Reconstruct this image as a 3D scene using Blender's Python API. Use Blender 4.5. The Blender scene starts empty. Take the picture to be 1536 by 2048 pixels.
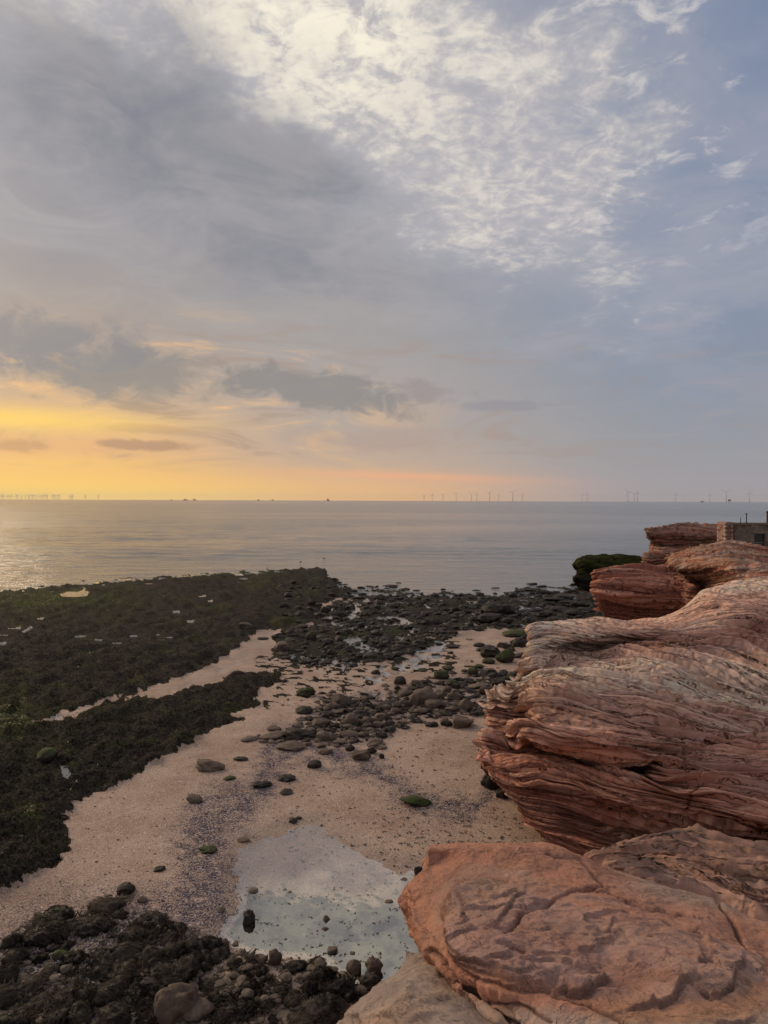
import bpy, math, random
import numpy as np
from mathutils import Vector
R = math.radians
random.seed(7); rng = np.random.default_rng(11)
sc = bpy.context.scene
COL = sc.collection

# ------------------------------------------------------------------ camera
H = 6.0; F = 1479.0; CX, CY = 768.0, 1001.0      # eye height, focal length and horizon in photo pixels
ROLL = R(-0.2)
cam_d = bpy.data.cameras.new('camera'); cam = bpy.data.objects.new('camera', cam_d); COL.objects.link(cam)
cam.location = (0, 0, H); cam.rotation_euler = (R(90), ROLL, 0)
cam_d.sensor_fit = 'VERTICAL'; cam_d.sensor_height = 24; cam_d.lens = 24*F/2048
cam_d.shift_y = -(1024-CY)/2048; cam_d.clip_start = 0.1; cam_d.clip_end = 80000
sc.camera = cam

# ------------------------------------------------------------------ view
sc.view_settings.view_transform = 'Standard'; sc.view_settings.look = 'None'
sc.view_settings.exposure = 0.0; sc.view_settings.gamma = 1.0; sc.view_settings.use_curve_mapping = False

def lin(c):
    return tuple(((v/255.0)/12.92 if v/255.0 <= 0.04045 else ((v/255.0+0.055)/1.055)**2.4) for v in c)

# ------------------------------------------------------------------ node expressions
class NT:
    """small helper that writes shader node graphs as expressions"""
    def __init__(s, tree): s.t = tree; s.n = tree.nodes; s.l = tree.links
    def put(s, sock, v):
        if isinstance(v, bpy.types.NodeSocket): s.l.new(v, sock)
        elif isinstance(v, (tuple, list)):
            v = tuple(v)
            if sock.type == 'RGBA' and len(v) == 3: v = v+(1,)
            sock.default_value = v
        else: sock.default_value = v
    def m(s, op, a, b=0.0, c=0.0, clamp=False):
        n = s.n.new('ShaderNodeMath'); n.operation = op; n.use_clamp = clamp
        s.put(n.inputs[0], a); s.put(n.inputs[1], b); s.put(n.inputs[2], c); return n.outputs[0]
    def add(s, a, b): return s.m('ADD', a, b)
    def sub(s, a, b): return s.m('SUBTRACT', a, b)
    def mul(s, a, b): return s.m('MULTIPLY', a, b)
    def div(s, a, b): return s.m('DIVIDE', a, b)
    def mn(s, a, b): return s.m('MINIMUM', a, b)
    def mx(s, a, b): return s.m('MAXIMUM', a, b)
    def ss(s, x, a, b, lo=0.0, hi=1.0):
        n = s.n.new('ShaderNodeMapRange'); n.interpolation_type = 'SMOOTHSTEP'
        s.put(n.inputs['Value'], x); n.inputs['From Min'].default_value = a; n.inputs['From Max'].default_value = b
        n.inputs['To Min'].default_value = lo; n.inputs['To Max'].default_value = hi; return n.outputs[0]
    def lr(s, x, a, b, lo=0.0, hi=1.0):
        n = s.n.new('ShaderNodeMapRange'); s.put(n.inputs['Value'], x)
        n.inputs['From Min'].default_value = a; n.inputs['From Max'].default_value = b
        n.inputs['To Min'].default_value = lo; n.inputs['To Max'].default_value = hi; return n.outputs[0]
    def mix(s, f, a, b, mode='MIX'):
        n = s.n.new('ShaderNodeMix'); n.data_type = 'RGBA'; n.blend_type = mode; n.clamp_factor = True
        s.put(n.inputs[0], f); s.put(n.inputs[6], a); s.put(n.inputs[7], b); return n.outputs[2]
    def xyz(s, x, y, z=0.0):
        n = s.n.new('ShaderNodeCombineXYZ'); s.put(n.inputs[0], x); s.put(n.inputs[1], y); s.put(n.inputs[2], z); return n.outputs[0]
    def sep(s, v):
        n = s.n.new('ShaderNodeSeparateXYZ'); s.put(n.inputs[0], v); return n.outputs
    def vm(s, op, a, b=(0, 0, 0)):
        n = s.n.new('ShaderNodeVectorMath'); n.operation = op; s.put(n.inputs[0], a); s.put(n.inputs[1], b); return n.outputs[0]
    def noise(s, v, scale, detail=4, rough=0.5, dist=0.0, col=False):
        n = s.n.new('ShaderNodeTexNoise'); s.put(n.inputs['Vector'], v); n.inputs['Scale'].default_value = scale
        n.inputs['Detail'].default_value = detail; n.inputs['Roughness'].default_value = rough
        n.inputs['Distortion'].default_value = dist; return n.outputs['Color' if col else 'Fac']
    def voro(s, v, scale, feature='F1', out='Distance', rnd=1.0):
        n = s.n.new('ShaderNodeTexVoronoi'); n.feature = feature; s.put(n.inputs['Vector'], v)
        n.inputs['Scale'].default_value = scale; n.inputs['Randomness'].default_value = rnd; return n.outputs[out]
    def ramp(s, f, stops, interp='LINEAR'):
        n = s.n.new('ShaderNodeValToRGB'); s.put(n.inputs[0], f); cr = n.color_ramp; cr.interpolation = interp
        while len(cr.elements) > 1: cr.elements.remove(cr.elements[-1])
        cr.elements[0].position = stops[0][0]; cr.elements[0].color = tuple(stops[0][1])+(1,)
        for p, c in stops[1:]:
            e = cr.elements.new(p); e.color = tuple(c)+(1,)
        return n.outputs[0]
    def scale(s, c, k):
        n = s.n.new('ShaderNodeVectorMath'); n.operation = 'SCALE'; s.put(n.inputs[0], c); s.put(n.inputs['Scale'], k); return n.outputs[0]

# ------------------------------------------------------------------ world: low sun behind broken cloud
SUN_AZ, SUN_EL = R(-47), R(24)       # left of the view, over the sea
world = bpy.data.worlds.new('World'); sc.world = world; world.use_nodes = True
wt = world.node_tree; wt.nodes.clear(); W = NT(wt)
wout = wt.nodes.new('ShaderNodeOutputWorld'); bg = wt.nodes.new('ShaderNodeBackground'); bg.inputs['Strength'].default_value = 0.1
wt.links.new(bg.outputs[0], wout.inputs[0])
sky = wt.nodes.new('ShaderNodeTexSky'); sky.sky_type = 'NISHITA'; sky.sun_disc = False
sky.sun_elevation = SUN_EL; sky.sun_rotation = SUN_AZ; sky.air_density = 1.0; sky.dust_density = 2.5; sky.ozone_density = 1.0
tc = wt.nodes.new('ShaderNodeTexCoord').outputs['Generated']
dx, dy, dz = W.sep(tc)
az = W.m('ARCTAN2', dx, dy)                    # 0 straight out to sea, negative left
el = W.m('ARCSINE', dz)
def skypx(px, py):
    a = math.atan2(px-CX, F); e = math.atan2(CY-py, math.hypot(F, px-CX)); return a, e
warpv = W.noise(W.xyz(W.mul(az, 1.0), W.mul(el, 1.6), 3.1), 5.0, 5, 0.55, col=True)
w3 = W.sep(warpv)
azw = W.add(az, W.mul(W.sub(w3[0], 0.5), 0.30)); elw = W.add(el, W.mul(W.sub(w3[1], 0.5), 0.16))
def blob(px, py, rx, ry, tilt=0.0, warped=True):
    """soft patch of cloud centred on a direction of the sky"""
    a0, e0 = skypx(px, py); A = azw if warped else az; E = elw if warped else el
    u = W.sub(A, a0); v = W.sub(E, e0); c, s_ = math.cos(tilt), math.sin(tilt)
    uu = W.div(W.add(W.mul(u, c), W.mul(v, s_)), rx/F); vv = W.div(W.sub(W.mul(v, c), W.mul(u, s_)), ry/F)
    r2 = W.add(W.mul(uu, uu), W.mul(vv, vv)); return W.m('EXPONENT', W.mul(r2, -1.0))
ED = 180/math.pi
eln = W.div(el, R(40))
left = W.ramp(eln, [(0.000, lin((255, 216, 128))), (0.014, lin((254, 208, 122))), (0.035, lin((250, 190, 118))), (0.075, lin((236, 182, 122))),
                    (0.105, lin((232, 180, 124))), (0.155, lin((220, 180, 134))), (0.20, lin((196, 168, 140))), (0.26, lin((180, 160, 144))), (0.36, lin((164, 154, 148))),
                    (0.50, lin((153, 150, 154))), (0.75, lin((160, 160, 166))), (1.0, lin((154, 157, 168)))])
mid = W.ramp(eln, [(0.000, lin((240, 186, 130))), (0.03, lin((226, 178, 140))), (0.07, lin((196, 170, 150))), (0.12, lin((182, 166, 154))), (0.2, lin((174, 162, 156))),
                   (0.3, lin((166, 160, 157))), (0.5, lin((163, 160, 163))), (0.75, lin((168, 168, 174))), (1.0, lin((164, 168, 180)))])
right = W.ramp(eln, [(0.000, lin((168, 160, 164))), (0.08, lin((158, 157, 162))), (0.2, lin((146, 151, 161))), (0.35, lin((138, 148, 164))),
                     (0.55, lin((140, 149, 167))), (0.8, lin((134, 145, 168))), (1.0, lin((122, 137, 166)))])
aL, aM, aR = skypx(120, 1000)[0], skypx(700, 1000)[0], skypx(1330, 1000)[0]
base = W.mix(W.ss(az, aL, aM), left, mid)
base = W.mix(W.ss(az, aM, aR), base, right)
# turning away from the glow the overcast is an even blue grey
far = W.ss(W.m('ABSOLUTE', az), R(45), R(110))
even = W.ramp(W.div(el, R(90)), [(0.0, lin((156, 160, 170))), (0.5, lin((190, 191, 196))), (1.0, lin((214, 213, 212)))])
base = W.mix(far, base, even)
# plane-projected coordinates of the cloud deck
inv = W.div(1.0, W.add(W.mx(dz, 0.0), 0.16))
deck = W.xyz(W.mul(dx, inv), W.mul(dy, inv), 0.0)
n_big = W.noise(deck, 1.6, 6, 0.55, 0.3)
n_mid = W.noise(deck, 3.4, 8, 0.60, 0.9)
n_fin = W.noise(deck, 11.0, 6, 0.64, 1.1)
n_tuf = W.noise(deck, 7.0, 6, 0.58, 0.8)
upper = W.ss(el, R(9), R(20))
# thin breaks in the mauve deck
b1 = W.ss(n_mid, 0.40, 0.66)
soft = W.mix(W.mul(b1, W.mul(upper, 0.30)), base, lin((198, 190, 188)))
soft = W.mix(W.mul(W.ss(n_big, 0.42, 0.62, 1.0, 0.0), W.mul(upper, 0.30)), soft, lin((124, 130, 150)))
# the blue opening, upper right
blue = W.mn(W.add(W.add(blob(1500, 60, 430, 260), W.mul(blob(1480, 620, 230, 260), 0.62)), W.mul(blob(1300, 330, 330, 190), 0.45)), 1.0)
nish = W.scale(sky.outputs[0], 0.10)
bluec = W.mix(0.15, lin((112, 134, 170)), nish)
soft = W.mix(W.mul(blue, 0.50), soft, bluec)
veil = W.ss(W.add(W.mul(n_big, 0.7), W.mul(n_mid, 0.35)), 0.44, 0.68)
soft = W.mix(W.mul(W.mul(veil, W.ss(az, R(-4), R(14))), W.ss(el, R(4), R(12), 0, 0.62)), soft, lin((164, 164, 176)))
# bright mackerel bank through the upper middle
bank = W.add(W.add(blob(560, 40, 330, 120, R(0)), blob(800, 170, 300, 150, R(-20))), W.add(W.mul(blob(960, 330, 270, 130, R(-30)), 0.95), W.mul(blob(1060, 60, 260, 140), 0.5)))
bank = W.add(bank, W.add(W.mul(blob(1200, 360, 300, 110, R(-38)), 0.34), W.add(W.mul(blob(230, -10, 330, 70), 0.75), W.mul(blob(1240, 80, 200, 120), 0.22))))
bank = W.add(bank, W.add(W.mul(blob(540, 410, 190, 40, R(-4)), 0.62), W.add(W.mul(blob(1080, 480, 240, 90, R(-38)), 0.38), W.mul(blob(40, 60, 170, 130), 0.5))))
n_vf = W.noise(deck, 30.0, 4, 0.6, 0.2)
cell = W.add(W.mul(W.sub(n_vf, 0.5), 0.30), W.add(W.mul(n_fin, 0.44), W.add(W.mul(n_mid, 0.38), W.mul(n_tuf, 0.28))))
soft = W.mix(W.mul(W.mn(bank, 1.0), 0.62), soft, lin((184, 181, 184)))
lit = W.ss(W.add(W.mul(W.mn(bank, 1.1), 0.36), cell), 0.68, 1.06)
hot = W.mn(W.add(W.mul(W.ss(cell, 0.46, 0.70), 0.75), W.mul(W.mn(blob(640, 70, 420, 190), 1.0), 0.35)), 1.0)
soft = W.mix(W.mul(lit, 0.9), soft, W.mix(hot, lin((184, 180, 186)), lin((240, 230, 214))))
core = W.mul(W.add(blob(560, 30, 270, 90), W.mul(blob(740, 130, 160, 90), 0.7)), W.ss(cell, 0.45, 0.62))
soft = W.mix(W.mn(W.mul(core, 0.75), 1.0), soft, lin((255, 246, 224)))
# small white tufts drifting over the blue
tf = W.mul(W.ss(W.add(W.mul(n_tuf, 0.62), W.mul(n_fin, 0.42)), 0.545, 0.66), W.mul(W.mn(W.mul(blob(1320, 110, 330, 260), 1.6), 1.0), 1.0))
soft = W.mix(W.mul(tf, 0.62), soft, lin((216, 210, 208)))
# big mauve cloud upper left with soft edge
dk = W.add(blob(330, 270, 330, 150, R(-14)), W.add(W.mul(blob(80, 210, 190, 110), 0.40), W.add(W.mul(blob(640, 540, 360, 60, R(-6)), 0.55), W.mul(blob(500, 350, 300, 60, R(-8)), 0.55))))
dk = W.mul(W.ss(W.add(dk, W.add(W.mul(W.sub(n_mid, 0.5), 1.0), W.mul(W.sub(n_fin, 0.5), 0.8))), 0.08, 1.05), 0.95)
soft = W.mix(dk, soft, W.mix(W.ss(n_mid, 0.3, 0.7), lin((126, 128, 139)), lin((158, 155, 158))))
# banks low over the water: streaky coordinates
lowc = W.xyz(W.mul(az, 3.0), W.mul(el, 13.0), 0.7)
n_low = W.noise(lowc, 2.1, 8, 0.62, 0.9)
n_lw2 = W.noise(W.xyz(W.mul(az, 5.0), W.mul(el, 8.0), 4.4), 4.0, 8, 0.66, 0.5)
lowband = W.mul(W.ss(el, R(1.4), R(4.0)), W.ss(el, R(16), R(9)))
# slow streaks of lighter peach between the banks
soft = W.mix(W.mul(W.mul(W.ss(n_low, 0.50, 0.72), lowband), W.ss(az, R(6), R(-14), 0.08, 0.95)), soft, lin((242, 192, 132)))
soft = W.mix(W.mul(W.mul(W.ss(n_low, 0.50, 0.30), lowband), W.ss(az, R(22), R(-8), 0.25, 0.8)), soft, lin((166, 142, 126)))
def bank_cloud(px, py, rx, ry, tilt, colr, k=0.9, edge=0.30):
    global soft
    b = blob(px, py, rx, ry, tilt, False)
    mk = W.ss(W.add(b, W.mul(W.sub(n_lw2, 0.5), 1.7)), 0.36, 0.38+edge+0.22)
    soft = W.mix(W.mul(W.mul(mk, W.ss(b, 0.02, 0.15)), k), soft, colr)
bank_cloud(640, 782, 230, 48, R(-6), lin((140, 136, 134)), 0.85, 0.18)
bank_cloud(845, 785, 80, 30, R(-8), lin((154, 144, 144)), 0.8, 0.16)
bank_cloud(230, 745, 290, 62, R(0), lin((142, 137, 132)), 0.85)
bank_cloud(60, 690, 260, 66, R(4), lin((138, 135, 137)), 0.85)
bank_cloud(300, 893, 120, 13, R(0), lin((176, 138, 112)), 0.8, 0.25)
bank_cloud(280, 858, 90, 11, R(0), lin((190, 150, 118)), 0.7, 0.25)
bank_cloud(20, 895, 70, 18, R(0), lin((196, 150, 108)), 0.7, 0.25)
bank_cloud(1010, 812, 110, 13, R(0), lin((146, 142, 150)), 0.6, 0.25)
bank_cloud(760, 880, 260, 34, R(0), lin((178, 154, 144)), 0.55, 0.4)
# bright yellow slot by the hidden sun
glow = W.mn(W.add(blob(-20, 838, 260, 22, 0, False), W.add(W.mul(blob(-60, 975, 560, 34, 0, False), 0.8), W.mul(blob(60, 925, 300, 14, 0, False), 0.3))), 1.0)
soft = W.mix(glow, soft, lin((255, 210, 106)))
pink = blob(800, 952, 230, 8, R(-2), False)
soft = W.mix(W.mul(pink, 0.55), soft, lin((246, 176, 132)))
# behind and overhead the broken deck is brighter than what is seen near the glow
skycol = W.mix(0.04, soft, nish)
belowh = W.ss(dz, -0.02, 0.0)
skycol = W.mix(belowh, lin((120, 116, 112)), skycol)
wt.links.new(W.scale(skycol, 10.0), bg.inputs['Color'])
world.cycles.sampling_method = 'MANUAL'; world.cycles.sample_map_resolution = 1024

sun_d = bpy.data.lights.new('sun', 'SUN'); sun_d.energy = 2.1; sun_d.angle = R(28); sun_d.color = (1.0, 0.78, 0.52)
sun = bpy.data.objects.new('sun', sun_d); COL.objects.link(sun)
sd = Vector((math.sin(SUN_AZ)*math.cos(SUN_EL), math.cos(SUN_AZ)*math.cos(SUN_EL), math.sin(SUN_EL)))
sun.rotation_euler = sd.to_track_quat('Z', 'Y').to_euler(); sun.location = (-20, 20, 40)

# ------------------------------------------------------------------ helpers: numpy noise
_perm = rng.permutation(256).astype(np.int64); _perm = np.concatenate([_perm, _perm, _perm])
_g = rng.normal(size=(256, 3)); _g /= np.linalg.norm(_g, axis=1)[:, None]; _g = _g.astype(np.float32)
def perlin(x, y, z=None):
    x = np.asarray(x, np.float32); y = np.asarray(y, np.float32)
    z = np.zeros_like(x) if z is None else np.asarray(z, np.float32)+np.zeros_like(x)
    xi = np.floor(x).astype(np.int64); yi = np.floor(y).astype(np.int64); zi = np.floor(z).astype(np.int64)
    fx = x-xi; fy = y-yi; fz = z-zi
    u = fx*fx*fx*(fx*(fx*6-15)+10); v = fy*fy*fy*(fy*(fy*6-15)+10); w = fz*fz*fz*(fz*(fz*6-15)+10)
    def gr(i, j, k, a, b, c):
        h = _perm[_perm[_perm[(xi+i) & 255]+((yi+j) & 255)]+((zi+k) & 255)]; g = _g[h]
        return g[..., 0]*a+g[..., 1]*b+g[..., 2]*c
    def pl(k, c):
        n00 = gr(0, 0, k, fx, fy, c); n10 = gr(1, 0, k, fx-1, fy, c)
        n01 = gr(0, 1, k, fx, fy-1, c); n11 = gr(1, 1, k, fx-1, fy-1, c)
        a = n00+u*(n10-n00); b = n01+u*(n11-n01); return a+v*(b-a)
    p0 = pl(0, fz); p1 = pl(1, fz-1); return (p0+w*(p1-p0))*1.5
def fbm(x, y, z=None, o=4, g=0.5):
    s = 0; a = 1.0; k = 1.0
    for i in range(o):
        s = s+a*perlin(x*k+i*17.3, y*k+i*5.1, None if z is None else z*k+i*9.7); a *= g; k *= 2.03
    return s
def sstep(x, a, b):
    t = np.clip((x-a)/(b-a), 0, 1); return t*t*(3-2*t)
def seg_dist(px, py, pts, closed=False, signed=False):
    pts = list(pts); n = len(pts); best = np.full(px.shape, 1e9, np.float32); inside = np.zeros(px.shape, bool)
    side = np.zeros(px.shape, np.float32); tpar = np.zeros(px.shape, np.float32)
    for i in range(n if closed else n-1):
        ax, ay = pts[i][:2]; bx, by = pts[(i+1) % n][:2]; ex, ey = bx-ax, by-ay; L = ex*ex+ey*ey+1e-9
        t = np.clip(((px-ax)*ex+(py-ay)*ey)/L, 0, 1); d = np.hypot(px-ax-t*ex, py-ay-t*ey)
        m = d < best; best = np.where(m, d, best)
        if not closed:
            side = np.where(m, ex*(py-ay)-ey*(px-ax), side); tpar = np.where(m, (i+t)/(n-1), tpar)
        else:
            c = ((ay > py) != (by > py)) & (px < (bx-ax)*(py-ay)/((by-ay) if by != ay else 1e-9)+ax); inside ^= c
    if closed: return np.where(inside, best, -best)
    return best, np.sign(side), tpar

# ------------------------------------------------------------------ helpers: photo geometry to places
cr_, sr_ = math.cos(-ROLL), math.sin(-ROLL)
def U(px, py, d=None, z=None):
    """place seen in direction (px,py), at distance d out to sea or at height z"""
    a = px-768; b = py-1024
    a, b = a*cr_+b*sr_, -a*sr_+b*cr_
    px = a+768; py = b+1024
    if d is None: d = (H-z)*F/(py-CY)
    return np.array((d*(px-CX)/F, d, H-d*(py-CY)/F))
def spline(P, n, tt=None):
    """Catmull-Rom through the points, n samples"""
    P = np.asarray(P, float); m = len(P); t = np.linspace(0, m-1, n) if tt is None else tt
    i = np.clip(np.floor(t).astype(int), 0, m-2); f = (t-i)[:, None] if P.ndim == 2 else (t-i)[:, None, None]
    g = lambda k: P[np.clip(k, 0, m-1)]
    p0, p1, p2, p3 = g(i-1), g(i), g(i+1), g(i+2)
    return 0.5*((2*p1)+(-p0+p2)*f+(2*p0-5*p1+4*p2-p3)*f**2+(-p0+3*p1-3*p2+p3)*f**3)
def resample(P, n):
    P = spline(P, 40*len(P)); s = np.concatenate([[0], np.cumsum(np.linalg.norm(np.diff(P, axis=0), axis=1))])
    q = np.linspace(0, s[-1], n); return np.stack([np.interp(q, s, P[:, k]) for k in range(3)], 1)

# ------------------------------------------------------------------ helpers: objects
def mesh_np(name, V, Fc, mat=None, col=None, smooth=True, parent=None, attrs=None):
    me = bpy.data.meshes.new(name); V = np.asarray(V, np.float32); Fc = np.asarray(Fc, np.int32)
    k = Fc.shape[1]; me.vertices.add(len(V)); me.vertices.foreach_set('co', V.ravel())
    me.loops.add(Fc.size); me.loops.foreach_set('vertex_index', Fc.ravel())
    me.polygons.add(len(Fc)); me.polygons.foreach_set('loop_start', np.arange(0, Fc.size, k, dtype=np.int32))
    me.polygons.foreach_set('loop_total', np.full(len(Fc), k, np.int32))
    me.polygons.foreach_set('use_smooth', np.full(len(Fc), smooth, bool))
    if col is not None:
        ca = me.color_attributes.new('Col', 'FLOAT_COLOR', 'POINT'); c4 = np.ones((len(V), 4), np.float32); c4[:, :3] = col
        ca.data.foreach_set('color', c4.ravel())
    for an, av in (attrs or {}).items():
        at = me.attributes.new(an, 'FLOAT', 'POINT'); at.data.foreach_set('value', np.asarray(av, np.float32).ravel())
    me.update(calc_edges=True); me.validate()
    if mat: me.materials.append(mat)
    o = bpy.data.objects.new(name, me); COL.objects.link(o)
    if parent: o.parent = parent
    return o
def grid_faces(nr, nc):
    a = np.arange(nr*nc).reshape(nr, nc); return np.stack([a[:-1, :-1].ravel(), a[1:, :-1].ravel(), a[1:, 1:].ravel(), a[:-1, 1:].ravel()], 1)
def tag(o, label=None, cat=None, group=None, kind=None):
    if label: o['label'] = label
    if cat: o['category'] = cat
    if group: o['group'] = group
    if kind: o['kind'] = kind
    return o
def empty(name, loc, rz=0, sc_=1.0):
    o = bpy.data.objects.new(name, None); COL.objects.link(o); o.location = tuple(loc); o.rotation_euler = (0, 0, rz); o.scale = (sc_,)*3
    o.empty_display_size = 0.2; return o
def copy_tree(o, parent=None):
    c = o.copy(); COL.objects.link(c); c.parent = parent
    for ch in o.children: copy_tree(ch, c)
    return c
def simple(name, V, Fl, mat, parent=None, smooth=False):
    me = bpy.data.meshes.new(name); me.from_pydata([tuple(v) for v in V], [], Fl); me.update()
    me.materials.append(mat)
    if smooth: me.polygons.foreach_set('use_smooth', [True]*len(me.polygons))
    o = bpy.data.objects.new(name, me); COL.objects.link(o)
    if parent: o.parent = parent
    return o
class MB:
    def __init__(s): s.v = []; s.f = []
    def box(s, x0, x1, y0, y1, z0, z1, rot=0.0):
        b = len(s.v); cx, cy = (x0+x1)/2, (y0+y1)/2; c, q = math.cos(rot), math.sin(rot)
        for z in (z0, z1):
            for x, y in ((x0, y0), (x1, y0), (x1, y1), (x0, y1)):
                s.v.append((cx+(x-cx)*c-(y-cy)*q, cy+(x-cx)*q+(y-cy)*c, z))
        s.f += [tuple(b+i for i in q_) for q_ in ((0, 3, 2, 1), (4, 5, 6, 7), (0, 1, 5, 4), (1, 2, 6, 5), (2, 3, 7, 6), (3, 0, 4, 7))]; return s
    def tube(s, p0, p1, r0, r1, n=10, cap=True):
        p0, p1 = Vector(p0), Vector(p1); a = (p1-p0).normalized(); u = a.orthogonal().normalized(); w = a.cross(u); b = len(s.v)
        for p, r in ((p0, r0), (p1, r1)):
            for i in range(n):
                t = 2*math.pi*i/n; s.v.append(tuple(p+u*math.cos(t)*r+w*math.sin(t)*r))
        for i in range(n): j = (i+1) % n; s.f.append((b+i, b+j, b+n+j, b+n+i))
        if cap: s.f += [tuple(b+n-1-i for i in range(n)), tuple(b+n+i for i in range(n))]
        return s
    def make(s, name, mat, parent=None, smooth=False): return simple(name, s.v, s.f, mat, parent, smooth)

# ------------------------------------------------------------------ materials
def new_mat(name):
    m = bpy.data.materials.new(name); m.use_nodes = True; t = m.node_tree; t.nodes.clear(); n = NT(t)
    out = t.nodes.new('ShaderNodeOutputMaterial'); b = t.nodes.new('ShaderNodeBsdfPrincipled'); t.links.new(b.outputs[0], out.inputs[0])
    return m, n, b, out
def bump(n, b, h, strength=0.5, dist=0.02, normal=None):
    bn = n.n.new('ShaderNodeBump'); bn.inputs['Strength'].default_value = strength; bn.inputs['Distance'].default_value = dist
    n.put(bn.inputs['Height'], h)
    if normal is not None: n.l.new(normal, bn.inputs['Normal'])
    if b is not None: n.l.new(bn.outputs[0], b.inputs['Normal'])
    return bn.outputs[0]
def geo_pos(n): return n.n.new('ShaderNodeNewGeometry').outputs['Position']
def attr(n, name, out='Fac'):
    a = n.n.new('ShaderNodeAttribute'); a.attribute_name = name; return a.outputs[out]

def rock_mat(name, grain=1.0, rough=0.85, strat=False):
    m, n, b, _ = new_mat(name); P = geo_pos(n); c = attr(n, 'Col', 'Color')
    g1 = n.noise(P, 5.0*grain, 6, 0.65); g2 = n.noise(P, 55*grain, 4, 0.7); g3 = n.noise(P, 190*grain, 3, 0.7)
    c = n.mix(n.lr(g1, 0.3, 0.7, 0.0, 0.5), c, (1.25, 1.12, 1.02), 'MULTIPLY')
    c = n.mix(n.ss(g2, 0.52, 0.68, 0.0, 0.25), c, (0.55, 0.50, 0.50), 'MULTIPLY')
    c = n.mix(n.ss(g3, 0.55, 0.72, 0.0, 0.35), c, (1.35, 1.3, 1.25), 'MULTIPLY')
    n.put(b.inputs['Base Color'], c); b.inputs['Roughness'].default_value = rough; b.inputs['Specular IOR Level'].default_value = 0.06
    hgt = n.add(n.mul(g2, 0.7), n.mul(g3, 0.4))
    if strat:
        x, y, z = n.sep(P); sv = attr(n, 'strat')
        wob = n.mul(n.sub(n.noise(P, 0.9, 4, 0.6), 0.5), 0.9); wo2 = n.mul(n.sub(n.noise(P, 3.5, 3, 0.6), 0.5), 0.8)
        def saw(fq, seed):
            q = n.add(n.mul(sv, fq), n.add(wob, wo2)); fr = n.m('FRACT', q); ly = n.m('FLOOR', q)
            cutn = n.ss(n.noise(n.xyz(n.mul(x, 1.1), n.mul(y, 1.1), n.add(n.mul(ly, 0.77), seed)), 1.0, 3, 0.6), 0.38, 0.58)
            return n.mul(n.sub(n.ss(fr, 0.0, 0.07), n.add(n.mul(fr, 0.25), n.ss(fr, 0.84, 0.97, 0.0, 0.75))), n.add(0.15, cutn)), ly
        h1, l1 = saw(7.5, 1.0); h2, l2 = saw(15.0, 7.0)
        lay = n.noise(n.xyz(n.mul(x, 0.5), n.mul(y, 0.5), n.mul(l1, 0.83)), 1.0, 2, 0.5)
        c = n.mix(n.ss(lay, 0.50, 0.66, 0.0, 0.55), c, (1.28, 1.24, 1.20), 'MULTIPLY'); c = n.mix(n.ss(lay, 0.48, 0.34, 0.0, 0.6), c, (0.66, 0.56, 0.52), 'MULTIPLY')
        n.put(b.inputs['Base Color'], c)
        nb = bump(n, None, n.add(h1, n.mul(h2, 0.5)), 1.0, 0.13)
        bump(n, b, hgt, 0.7, 0.02, nb)
    else:
        wv_ = n.vm('ADD', P, n.scale(n.noise(P, 3.0, 4, 0.6, col=True), 0.25))
        def terr(sc_, k, lo, hi):
            q = n.mul(n.noise(wv_, sc_, 4, 0.5), k); fr = n.m('FRACT', q); return n.add(n.m('FLOOR', q), n.ss(fr, lo, hi))
        t1 = n.mul(terr(2.2, 9.0, 0.86, 0.97), n.ss(n.noise(P, 1.3, 3, 0.5), 0.42, 0.58)); t2 = n.mul(terr(5.5, 7.0, 0.82, 0.97), n.ss(n.noise(P, 2.1, 3, 0.5), 0.45, 0.6))
        crk = n.ss(n.voro(wv_, 2.3, 'DISTANCE_TO_EDGE'), 0.0, 0.018)
        nb = bump(n, None, n.add(n.add(t1, n.mul(t2, 0.5)), n.mul(crk, 0.5)), 1.0, 0.022)
        nb = bump(n, None, n.noise(wv_, 18, 5, 0.7), 0.9, 0.035, nb)
        bump(n, b, hgt, 0.9, 0.018, nb)
    return m
M_strata = rock_mat('layered_sandstone', 0.8, 0.88, True)
M_slab = rock_mat('worn_sandstone', 1.6, 0.78)

def stone_mat(name, c1, c2, green=0.0, wet=0.3):
    m, n, b, _ = new_mat(name); P = geo_pos(n); N_ = n.n.new('ShaderNodeNewGeometry').outputs['Normal']
    oi = n.n.new('ShaderNodeObjectInfo').outputs['Random']
    g1 = n.noise(P, 6.0, 6, 0.65); g2 = n.noise(P, 45, 4, 0.7)
    c = n.mix(n.ss(g1, 0.35, 0.65), c1, c2)
    c = n.mix(n.lr(oi, 0, 1, 0.0, 0.6), c, (0.62, 0.60, 0.60), 'MULTIPLY')
    c = n.mix(n.ss(g2, 0.50, 0.70, 0.0, 0.6), c, (0.4, 0.38, 0.36), 'MULTIPLY')
    if green:
        nz = n.sep(N_)[2]; mk = n.mul(n.mul(n.ss(nz, 0.1, 0.75), n.ss(n.noise(P, 9, 5, 0.7), 0.36, 0.56)), green)
        c = n.mix(mk, c, n.mix(n.noise(P, 60, 3, 0.6), (0.030, 0.040, 0.012), (0.075, 0.095, 0.022)))
    n.put(b.inputs['Base Color'], c); b.inputs['Roughness'].default_value = 0.95-wet*0.9; b.inputs['Specular IOR Level'].default_value = 0.10
    bump(n, b, n.add(g2, n.mul(n.noise(P, 150, 3, 0.6), 0.4)), 0.7, 0.015); return m
M_stone = stone_mat('brown_stone', (0.12, 0.085, 0.064), (0.19, 0.138, 0.105))
M_stone_g = stone_mat('green_topped_stone', (0.05, 0.042, 0.032), (0.09, 0.07, 0.052), 0.95)
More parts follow.
